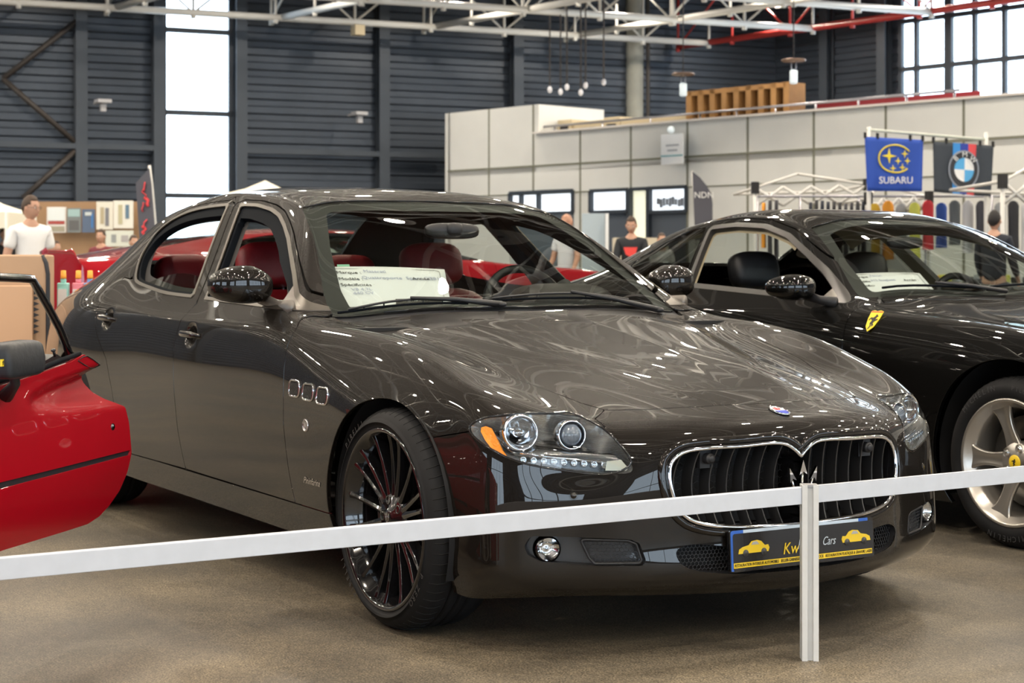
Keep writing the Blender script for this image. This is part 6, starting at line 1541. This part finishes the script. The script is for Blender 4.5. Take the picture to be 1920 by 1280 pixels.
# brand banners on a pole
def banner(name, corners, d, m, label):
    t = thing(name, label, 'banner'); TL, TR, BR_, BL_ = [P3(u, v, d) for u, v in corners]; nx, nz = 16, 12; V = []; F = []
    nn = Vector((-FWD).tolist())
    def pt(a, c, off=0): p = (TL*(1-a)+TR*a)*(1-c)+(BL_*(1-a)+BR_*a)*c; return p + nn*(.018*math.sin(a*13+c*2)*(.3+c)+off)
    for j in range(nz+1):
        for i in range(nx+1): V.append(pt(i/nx, j/nz))
    for j in range(nz):
        for i in range(nx): k = j*(nx+1)+i; F.append((k, k+1, k+nx+2, k+nx+1))
    o = mesh_obj('banner_cloth', V, F, m, t, True); md = o.modifiers.new('s', 'SOLIDIFY'); md.thickness = .006
    for a in (.01, .22, .78, .99): b = MB(); q = pt(a, 0); b.box(q+Vector((0, 0, .02)), (.03, .03, .08)); b.build('clip', BLACKPL, t)
    return t, pt
def patch(t, pt, poly, m, name, off=.03):
    pts = [pt(a, c, off) for a, c in poly]; o = mesh_obj(name, pts, [tuple(range(len(pts)))], m, t); md = o.modifiers.new('s', 'SOLIDIFY'); md.thickness = .004; return o
circ = lambda cx, cy, rx, ry, n=28, a0=0, a1=2*PI: [(cx+rx*math.cos(a), cy+ry*math.sin(a)) for a in np.linspace(a0, a1, n, endpoint=(a1-a0 < 6.2))]
SB = mat('flag_blue', (.02, .075, .42), .6); SY = mat('flag_yellow', (.85, .68, .05), .6)
t, pt = banner('brand_banner', ((1621, 256), (1731, 262), (1728, 359), (1625, 358)), 24, SB, 'blue cloth banner with yellow star oval and white lettering on the stall pole')
b = MB(); b.tube([pt(.52+.29*math.cos(a), .39+.26*math.sin(a), .03) for a in np.linspace(.75, 2*PI-.6, 30)], .011, 6); b.build('logo_oval', SY, t)
def star(cx, cy, r):
    return [(cx+(r if k % 2 == 0 else r*.26)*math.cos(PI/4*k)*.95, cy+(r if k % 2 == 0 else r*.26)*math.sin(PI/4*k)*1.15) for k in range(8)]
for cx, cy, r in ((.41, .34, .135), (.68, .29, .075), (.56, .43, .065), (.73, .42, .065), (.47, .57, .065), (.64, .55, .070)): patch(t, pt, star(cx, cy, r), SY, 'logo_star')
M = frame3(pt(.52, .80, .035), Vector(RGT.tolist()), z=Vector((-FWD).tolist())); text_obj('banner_text', 'SUBARU', .135, M, WHITEPRINT, t, 'CENTER', ext=.003, xs=.95)
t, pt = banner('brand_banner', ((1749, 265), (1863, 273), (1857, 368), (1750, 360)), 24, mat('flag_charcoal', (.045, .055, .07), .7), 'charcoal cloth banner with tricolour stripes and round white blue logo on the stall pole')
for x0, x1, m in ((.33, .45, mat('stripe_blue', (.05, .30, .75), .6)), (.45, .58, mat('stripe_navy', (.03, .06, .38), .6)), (.58, .71, mat('stripe_red', (.75, .08, .09), .6))):
    patch(t, pt, [(x0, .0), (x1, .0), (x1, .33), (x1, .66), (x1, 1), (x0, 1), (x0, .66), (x0, .33)], m, 'stripe', .012)
patch(t, pt, circ(.515, .52, .26, .385), mat('logo_grey', (.33, .36, .42), .5), 'logo_ring', .028); patch(t, pt, circ(.515, .52, .235, .35), mat('logo_black', (.03, .03, .035), .5), 'logo_ring', .036)
for k in range(4): a0 = PI/2*k; patch(t, pt, [(.515, .52)]+circ(.515, .52, .165, .235, 10, a0, a0+PI/2), mat('logo_blue', (.10, .42, .78), .5) if k % 2 == 0 else WHITEPRINT, 'logo_quarter', .044)
for ch, a in (('B', -2.35), ('M', -PI/2), ('W', -.80)):
    M = frame3(pt(.515+.20*math.cos(a), .52+.295*math.sin(a), .05), Vector(RGT.tolist()), z=Vector((-FWD).tolist())) @ Matrix.Rotation(-(a+PI/2)*.9, 4, 'Z'); text_obj('logo_letter', ch, .10, M, WHITEPRINT, t, 'CENTER')
pb = thing('banner_pole', 'pale horizontal pole on two uprights carrying the two brand banners', 'pole')
b = MB(); b.tube([P3(1625, 243, 24.1), P3(1850, 262, 24.1)], .022, 8); b.build('cross_pole', mat('pale_pole', (.6, .63, .55), .5), pb)
for u, v in ((1629, 238), (1849, 248)): b = MB(); q = P3(u, v, 24.1); b.tube([q, Vector((q.x, q.y, 0))], .03, 8); b.build('upright_pole', WHITESTEEL, pb)
# open stall frames
def stall(ua, ub, va, vb, d, label):
    t = thing('market_stall', label, 'stall')
    def ln_(p, q, r=.022, nm='frame_bar'): b = MB(); b.tube([p, q], r, 6); b.build(nm, WHITESTEEL, t)
    a, c = P3(ua, va, d), P3(ub, vb, d)
    for q in (a, c):
        ln_(q, Vector((q.x, q.y, 0)), .03, 'frame_leg'); b = MB(); b.box(q, (.09, .09, .18)); b.build('frame_joint', BLACKPL, t)
    n = 4
    for i in range(n):
        p0 = a.lerp(c, i/n); p1 = a.lerp(c, (i+1)/n); o = Vector((0, 0, .28)); s = i % 2
        ln_(p0-(o*0 if s else o), p1-(o if s else o*0)); ln_(p0-(o if s else o*0), p1-(o*0 if s else o))
    bk = Vector((FWD*2.5).tolist()); ln_(a, a+bk); ln_(c, c+bk); ln_(a+bk, c+bk)
    ln_(a.lerp(c, .5)+bk*.5+Vector((0, 0, .25)), a); ln_(a.lerp(c, .5)+bk*.5+Vector((0, 0, .25)), c)
stall(1416, 1626, 352, 346, 26, 'white folding stall frame without roof, left of the blue banner')
stall(1628, 1742, 372, 370, 24.5, 'white folding stall frame under the two brand banners')
stall(1880, 2080, 340, 350, 21, 'white folding stall frame at the right edge of the picture')
# garments on the racks
rr = random.Random(11); GC = [(.03, .03, .035), (.05, .05, .06), (.60, .40, .04), (.30, .31, .32), (.75, .30, .03), (.04, .10, .40), (.50, .03, .04), (.60, .60, .62), (.10, .11, .12), (.55, .55, .10), (.02, .025, .04)]
GN = ['black', 'charcoal', 'mustard', 'grey', 'orange', 'blue', 'red', 'pale grey', 'dark grey', 'yellow', 'navy']
GU = [(1432, 4), (1444, 0), (1456, 1)] + [(1520+i*11, rr.choice([0, 1, 8, 10, 0])) for i in range(10)] + [(1640+i*25, c_) for i, c_ in enumerate((2, 4, 3, 9, 6, 5, 8, 7, 1))] + [(1875+i*25, c_) for i, c_ in enumerate((3, 0, 7))]
gcount = {}
garr = []
for (u, ci) in GU:
    d = 24.5+rr.uniform(-.2, .2); v0 = 372+rr.uniform(-4, 3); p = P3(u, v0, d); hgt = rr.uniform(.62, .85); wide = u >= 1640; w = .085 if wide else .18; p.z -= .05
    V = []; F = []; yaw = YAW-PI/2+(.1 if wide else 1.42)
    prof = [(0, .14), (.03, .36), (.10, .5), (.40, .47), (.7, .46), (1, .5)]
    for zf, wf in prof:
        for s, t_ in ((-1, 0), (-.5, .02), (0, .024), (.5, .02), (1, 0), (.5, -.02), (0, -.024), (-.5, -.02)): V.append((s*w*2*wf, t_*(1+zf*.4)+.006*math.sin(s*9+zf*3), -zf*hgt))
    for i in range(len(prof)-1):
        for j in range(8): F.append((i*8+j, i*8+(j+1) % 8, i*8+8+(j+1) % 8, i*8+8+j))
    gcount[ci] = gcount.get(ci, 0)+1
    b = MB(); b.add(V, F, True); o = b.build('hanging_garment', mat('cloth_%d' % ci, GC[ci], .8)); o.location = p; o.rotation_euler = (0, 0, yaw)
    garr.append((o, ci))
for o, ci in garr:
    lb = '%s garment hanging on the clothes rack under the stall frames' % GN[ci]
    tag(o, lb, 'garment', '%s garments on the rack' % GN[ci] if gcount[ci] > 1 else None)
b = MB(); b.tube([P3(1420, 368, 24.6), P3(2050, 368, 24.6)], .018, 6)
for u in (1420, 1500, 1610, 1735, 1860, 1990): q = P3(u, 368, 24.6); b.tube([q, Vector((q.x, q.y, 0))], .018, 6)
tag(b.build('clothes_rail', mat('rail_metal')), 'thin metal clothes rail carrying the row of garments under the stalls', 'clothes rail')
# merchandise table below the clothes
t = thing('stall_table', 'long stall table with dark cloth in front of the hanging garments', 'table')
a, c = G3(1400, 23.3), G3(2050, 23.3); M = frame3((a+c)/2, c-a, z=Vector((0, 0, 1)))
b = MB(); b.box((0, 0, .78), ((c-a).length, .7, .05), M=M); b.build('table_top', mat('table_grey', (.25, .26, .28), .6), t); b = MB(); b.box((0, 0, .38), ((c-a).length-.1, .6, .76), M=M); b.build('table_cloth', mat('cloth_1'), t)
for i in range(26):
    u = 1420+i*22; q = P3(u, HOR, 23.3); s = rr.uniform(.08, .12); b = MB(); ci = rr.randrange(len(GC)); b.box((q.x, q.y, .805+s/2), (s*1.2, s, s)); o = b.build('merchandise_box', mat('cloth_%d' % ci), bevel=.01)
    tag(o, 'small box of merchandise standing on the long stall table', 'box', 'boxes on the stall table')
# white framed info board and screens near the entrance
upright('info_board', 1091, 1134, 400, 470, 31, mat('board_blue', (.42, .50, .56), .6), 'pale blue grey information board standing left of the counter', 'board', .05, z0=0)
upright('roll_up_screen', 1135, 1141, 400, 470, 30.8, mat('board_white', (.8, .82, .84), .6), 'narrow white post screen beside the pale blue board', 'screen', .08, z0=0)
upright('bar_counter', 1150, 1250, 446, 470, 29.5, mat('counter_cream', (.62, .55, .42), .6), 'cream service counter in front of the lit windows', 'counter', .6, z0=0)
# ------------------------------------------------------------------ people
def limb_mesh(name, verts, edges, radii, root, m, parent, sub=2):
    me = bpy.data.meshes.new(name); me.from_pydata(verts, edges, []); o = bpy.data.objects.new(name, me); COL.objects.link(o)
    md = o.modifiers.new('skin', 'SKIN'); md.use_smooth_shade = True; md.branch_smoothing = .3
    lay = me.skin_vertices[0] if me.skin_vertices else None
    if lay is None:
        bpy.context.view_layer.objects.active = o; bpy.ops.object.mode_set(mode='EDIT'); bpy.ops.mesh.customdata_skin_add(); bpy.ops.object.mode_set(mode='OBJECT'); lay = me.skin_vertices[0]
    for i, r in enumerate(radii):
        lay.data[i].radius = (r, r) if not hasattr(r, '__len__') else r; lay.data[i].use_root = (i == root)
    s = o.modifiers.new('sub', 'SUBSURF'); s.levels = sub; s.render_levels = sub
    me2 = bpy.data.meshes.new_from_object(o.evaluated_get(bpy.context.evaluated_depsgraph_get())); bpy.data.objects.remove(o); me2.name = name
    me2.materials.clear(); me2.materials.append(m); me2.polygons.foreach_set('use_smooth', [True]*len(me2.polygons))
    o = bpy.data.objects.new(name, me2); COL.objects.link(o); o.parent = parent; return o
SKIN = mat('skin', (.52, .30, .21), .55); SKIN2 = mat('skin_tan', (.45, .24, .16), .55)
def person(name, loc, rz, h, label, top, trousers, hair, skin=SKIN, arms=((.0, 0), (.0, 0)), head=(0, 0), glasses=False, sleeve=.5, printm=None):
    """faces local -y; arms: (forward swing, outward) for the right and left arm"""
    T = thing(name, label, 'person', loc, rz); s = h/1.78; S = Matrix.Scale(s, 4)
    V, E, R = [], [], []
    def v(x, y, z, r): V.append((x*s, y*s, z*s)); R.append(r*s if not hasattr(r, '__len__') else (r[0]*s, r[1]*s)); return len(V)-1
    def e(*ids):
        for a, b in zip(ids[:-1], ids[1:]): E.append((a, b))
    pel = v(0, 0, .95, (.135, .105)); w = v(0, 0, 1.10, (.130, .10)); ch = v(0, .01, 1.30, (.150, .115)); st = v(0, .01, 1.42, (.11, .09)); nk = v(0, 0, 1.50, .058); nk2 = v(0, -.005, 1.56, .055)
    e(pel, w, ch, st, nk, nk2)
    hand_pos = []
    for i, sx in enumerate((-1, 1)):
        fw, ou = arms[i]
        sh = v(sx*.175, .01, 1.42, .060); el = v(sx*(.215+ou*.5), .02-fw*.12, 1.42-.29*math.cos(fw*.5), .044)
        wr = v(sx*(.225+ou*.8), .0-fw*.36, 1.42-.29*math.cos(fw*.5)-.25*math.cos(fw*1.2), .030); pm = v(sx*(.228+ou*.85), -.015-fw*.44, 1.42-.29*math.cos(fw*.5)-.25*math.cos(fw*1.2)-.07*math.cos(fw*1.2), (.040, .020))
        e(st, sh, el, wr, pm); P0 = Vector(V[pm])/s; D = (P0-Vector(V[wr])/s).normalized()
        for k in range(4):
            yy = (-.028+.019*k); L = (.075, .085, .08, .062)[k]
            a = v(P0.x, P0.y+yy, P0.z-.035, .0095); b = v(P0.x-sx*.006, P0.y+yy-.004, P0.z-.035-L*.55, .0085); c = v(P0.x-sx*.020, P0.y+yy-.004, P0.z-.035-L, .007); e(pm, a, b, c)
        a = v(P0.x-sx*.012, P0.y-.042, P0.z+.005, .011); b = v(P0.x-sx*.020, P0.y-.060, P0.z-.030, .009); e(pm, a, b)
    for sx in (-1, 1):
        hpx = v(sx*.092, 0, .86, .088); kn = v(sx*.10, -.01, .50, .058); an = v(sx*.105, .02, .09, .040); to = v(sx*.115, -.13, .035, .034); e(pel, hpx, kn, an, to)
    body = limb_mesh('body', V, E, R, 0, skin, T)
    # head: shaped from a sphere
    def shape(p):
        x, y, z = p; t = z/.125
        k = 1-.30*max(0, -t)**1.3
        x *= k*.98; y *= (1-.12*max(0, -t))
        if y < 0: y *= 1.0-.05*t; 
        if y < -.05 and -.55 < t < .1: y -= .020*math.exp(-((x/.013)**2))*math.exp(-(((t+.22)/.20)**2))
        if y < -.04: y += .008*math.exp(-(((abs(x)-.030)/.014)**2))*math.exp(-(((t-.02)/.12)**2)); y -= .005*math.exp(-((x/.022)**2))*math.exp(-(((t+.55)/.07)**2))
        return Vector((x, y, z))
    V2_, F2 = [], []; n, m_ = 36, 26
    for i in range(m_+1):
        tt = PI*i/m_
        for k in range(n): q = 2*PI*k/n; V2_.append(shape((.076*math.sin(tt)*math.cos(q), .098*math.sin(tt)*math.sin(q), .125*math.cos(tt))))
    for i in range(m_):
        for k in range(n): F2.append((i*n+k, (i+1)*n+k, (i+1)*n+(k+1) % n, i*n+(k+1) % n))
    HM = S @ Matrix.Translation((0, -.015, 1.655)) @ Matrix.Rotation(head[0], 4, 'Z') @ Matrix.Rotation(head[1], 4, 'X')
    b = MB(); b.add(V2_, F2, True, HM)
    for sx in (-1, 1): b.sphere((sx*.078, .005, -.01), .026, 10, M=HM, sc3=(.35, .7, 1.1))
    hd = b.build('head', skin, body)
    for sx in (-1, 1): b = MB(); b.sphere((sx*.030, -.082, .006), .011, 10, M=HM, sc3=(1.2, .6, .7)); ey = b.build('eye', WHITEPRINT, body); b = MB(); b.sphere((sx*.030, -.0885, .006), .005, 8, M=HM, sc3=(1, .5, 1)); b.build('iris', INK, body)
    b = MB(); b.tube([HM @ Vector((x, -.0885+abs(x)*.35, -.070)) for x in (-.022, -.011, 0, .011, .022)], .0035*s, 6); b.build('mouth', mat('lips', (.38, .13, .11), .5), body)
    for sx in (-1, 1): b = MB(); b.tube([HM @ Vector((sx*x, -.090+abs(x)*.25, .030)) for x in (.015, .03, .045)], .004*s, 6); b.build('eyebrow', hair, body)
    Vh = [HM @ (Vector(p)*1.07+Vector((0, .004, .006))) for p in V2_]; Fh = []
    for f in F2:
        c = sum((V2_[i] for i in f), Vector())/4
        if c.z > .035-1.1*max(0, c.y+.02) and not (c.y < -.045 and c.z < .070): Fh.append(f)
    used = sorted({i for f in Fh for i in f}); mp = {a: b for b, a in enumerate(used)}
    ho = mesh_obj('hair', [Vh[i] for i in used], [tuple(mp[i] for i in f) for f in Fh], hair, T, True); md = ho.modifiers.new('s', 'SOLIDIFY'); md.thickness = .012; md.offset = -1
    if glasses:
        b = MB()
        for sx in (-1, 1): b.tube([HM @ Vector((sx*.031+.022*math.cos(a), -.102+abs(.022*math.cos(a)+.031)*.12, .004+.017*math.sin(a))) for a in np.linspace(0, 2*PI, 14, endpoint=False)], .0018, 5, closed=True); b.tube([HM @ Vector((sx*.053, -.094, .008)), HM @ Vector((sx*.080, .0, .008))], .0018, 5)
        b.tube([HM @ Vector((-.009, -.103, .006)), HM @ Vector((.009, -.103, .006))], .0018, 5); b.build('glasses', BLACKPL, T)
    # shirt and trousers follow the body
    V, E, R = [], [], []
    a0 = v(0, 0, .86, (.170, .140)); a1 = v(0, 0, 1.08, (.160, .135)); a2 = v(0, .01, 1.30, (.172, .140)); a3 = v(0, .01, 1.43, (.135, .112)); a4 = v(0, .0, 1.515, .074); e(a0, a1, a2, a3, a4)
    for i, sx in enumerate((-1, 1)):
        fw, ou = arms[i]; sh = Vector((sx*.175, .01, 1.42)); el = Vector((sx*(.215+ou*.5), .02-fw*.12, 1.42-.29*math.cos(fw*.5))); wr = Vector((sx*(.225+ou*.8), .0-fw*.36, 1.42-.29*math.cos(fw*.5)-.25*math.cos(fw*1.2)))
        b1 = v(*sh, .078); path = [b1]
        if sleeve <= .5: q = sh.lerp(el, .72); path.append(v(*q, .070))
        else: path.append(v(*el, .058)); path.append(v(*el.lerp(wr, .95), .044))
        e(a3, *path)
    limb_mesh('shirt', V, E, R, 0, top, T)
    V, E, R = [], [], []
    a0 = v(0, 0, .97, (.158, .132)); e0 = []
    for sx in (-1, 1): p1 = v(sx*.095, 0, .84, .104); p2 = v(sx*.10, -.01, .50, .076); p3 = v(sx*.105, .02, .10, .060); e(a0, p1, p2, p3)
    limb_mesh('trousers', V, E, R, 0, trousers, T)
    for sx in (-1, 1):
        Vb, Fb = blob(3, (.095*s, .27*s, .085*s), n=18, k=8); b = MB(); b.add(Vb, Fb, True, Matrix.Translation((sx*.11*s, -.05*s, .042*s))); b.build('shoe', mat('shoe_dark', (.04, .04, .045), .5), T)
    if printm: b = MB(); b.prism([(-.10*s, .07*s), (.10*s, .07*s), (.07*s, -.03*s), (0, -.07*s), (-.07*s, -.03*s)], 0, .012, M=Matrix.Translation((0, -.136*s, 1.27*s)) @ Matrix.Rotation(PI/2, 4, 'X')); b.build('shirt_print', printm, T)
    return T
def facing(u, d, rel=0): g = G3(u, d); a = math.atan2(CAM[1]-g.y, CAM[0]-g.x); return g, a+PI/2+rel   # rel 0 = faces the camera
WS = mat('white_cotton', (.80, .80, .80), .8); JEAN = mat('dark_jeans', (.03, .04, .07), .8); BROWNH = mat('brown_hair', (.055, .032, .02), .6); BLK = mat('black_cloth', (.016, .018, .022), .8); GREYH = mat('grey_hair', (.30, .28, .26), .6)
g, a = facing(57, 18.0, .35); person('person', g, a, 1.775, 'person in white T-shirt and glasses standing at left, looking right', WS, JEAN, BROWNH, arms=((.05, .08), (.05, .02)), head=(.55, .05), glasses=True)
g, a = facing(1184, 24.0, -.1); person('person', g, a, 1.72, 'person in black hoodie with red print standing behind the two cars', BLK, JEAN, BROWNH, arms=((.9, 0), (.9, 0)), head=(0, .30), sleeve=1, printm=mat('print_red', (.75, .06, .05), .6))
g, a = facing(1063, 26.0, -.6); person('person', g, a, 1.80, 'bald person in pale shirt standing near the lit windows', mat('pale_shirt', (.62, .62, .66), .8), JEAN, mat('bald_hair', (.45, .24, .16), .6), skin=SKIN2, arms=((.5, 0), (.5, 0)), head=(-.3, 0))
g, a = facing(1864, 20.5, PI-.3); person('person', g, a, 1.70, 'person in dark hooded jacket seen from behind at the stall table', mat('dark_jacket', (.02, .024, .035), .8), JEAN, mat('black_hair', (.012, .01, .01), .6), arms=((.6, 0), (.6, 0)), sleeve=1)
g, a = facing(1240, 27.5, .3); person('person', g, a, 1.55, 'person with brown hair behind the cream service counter', WS, JEAN, BROWNH, arms=((.4, 0), (.4, 0)))
for u, d, hgt, rel, lb, m in ((104, 27, 1.42, .8, 'person with dark hair in a navy top right of the man in white', mat('navy_cloth', (.02, .035, .09), .8)), (190, 27, 1.60, -.5, 'person in dark red top before the cream posters', mat('maroon_cloth', (.16, .03, .04), .8)), (250, 26.5, 1.50, .4, 'person with light brown hair beside the dark banner flag', mat('grey_cloth', (.25, .24, .24), .8)), (10, 24.5, 1.60, .4, 'person in black standing under the cream tent at left', BLK)):
    g, a = facing(u, d, rel); person('person', g, a, hgt, lb, m, JEAN, BROWNH, arms=((.5, .02), (.4, .02)))
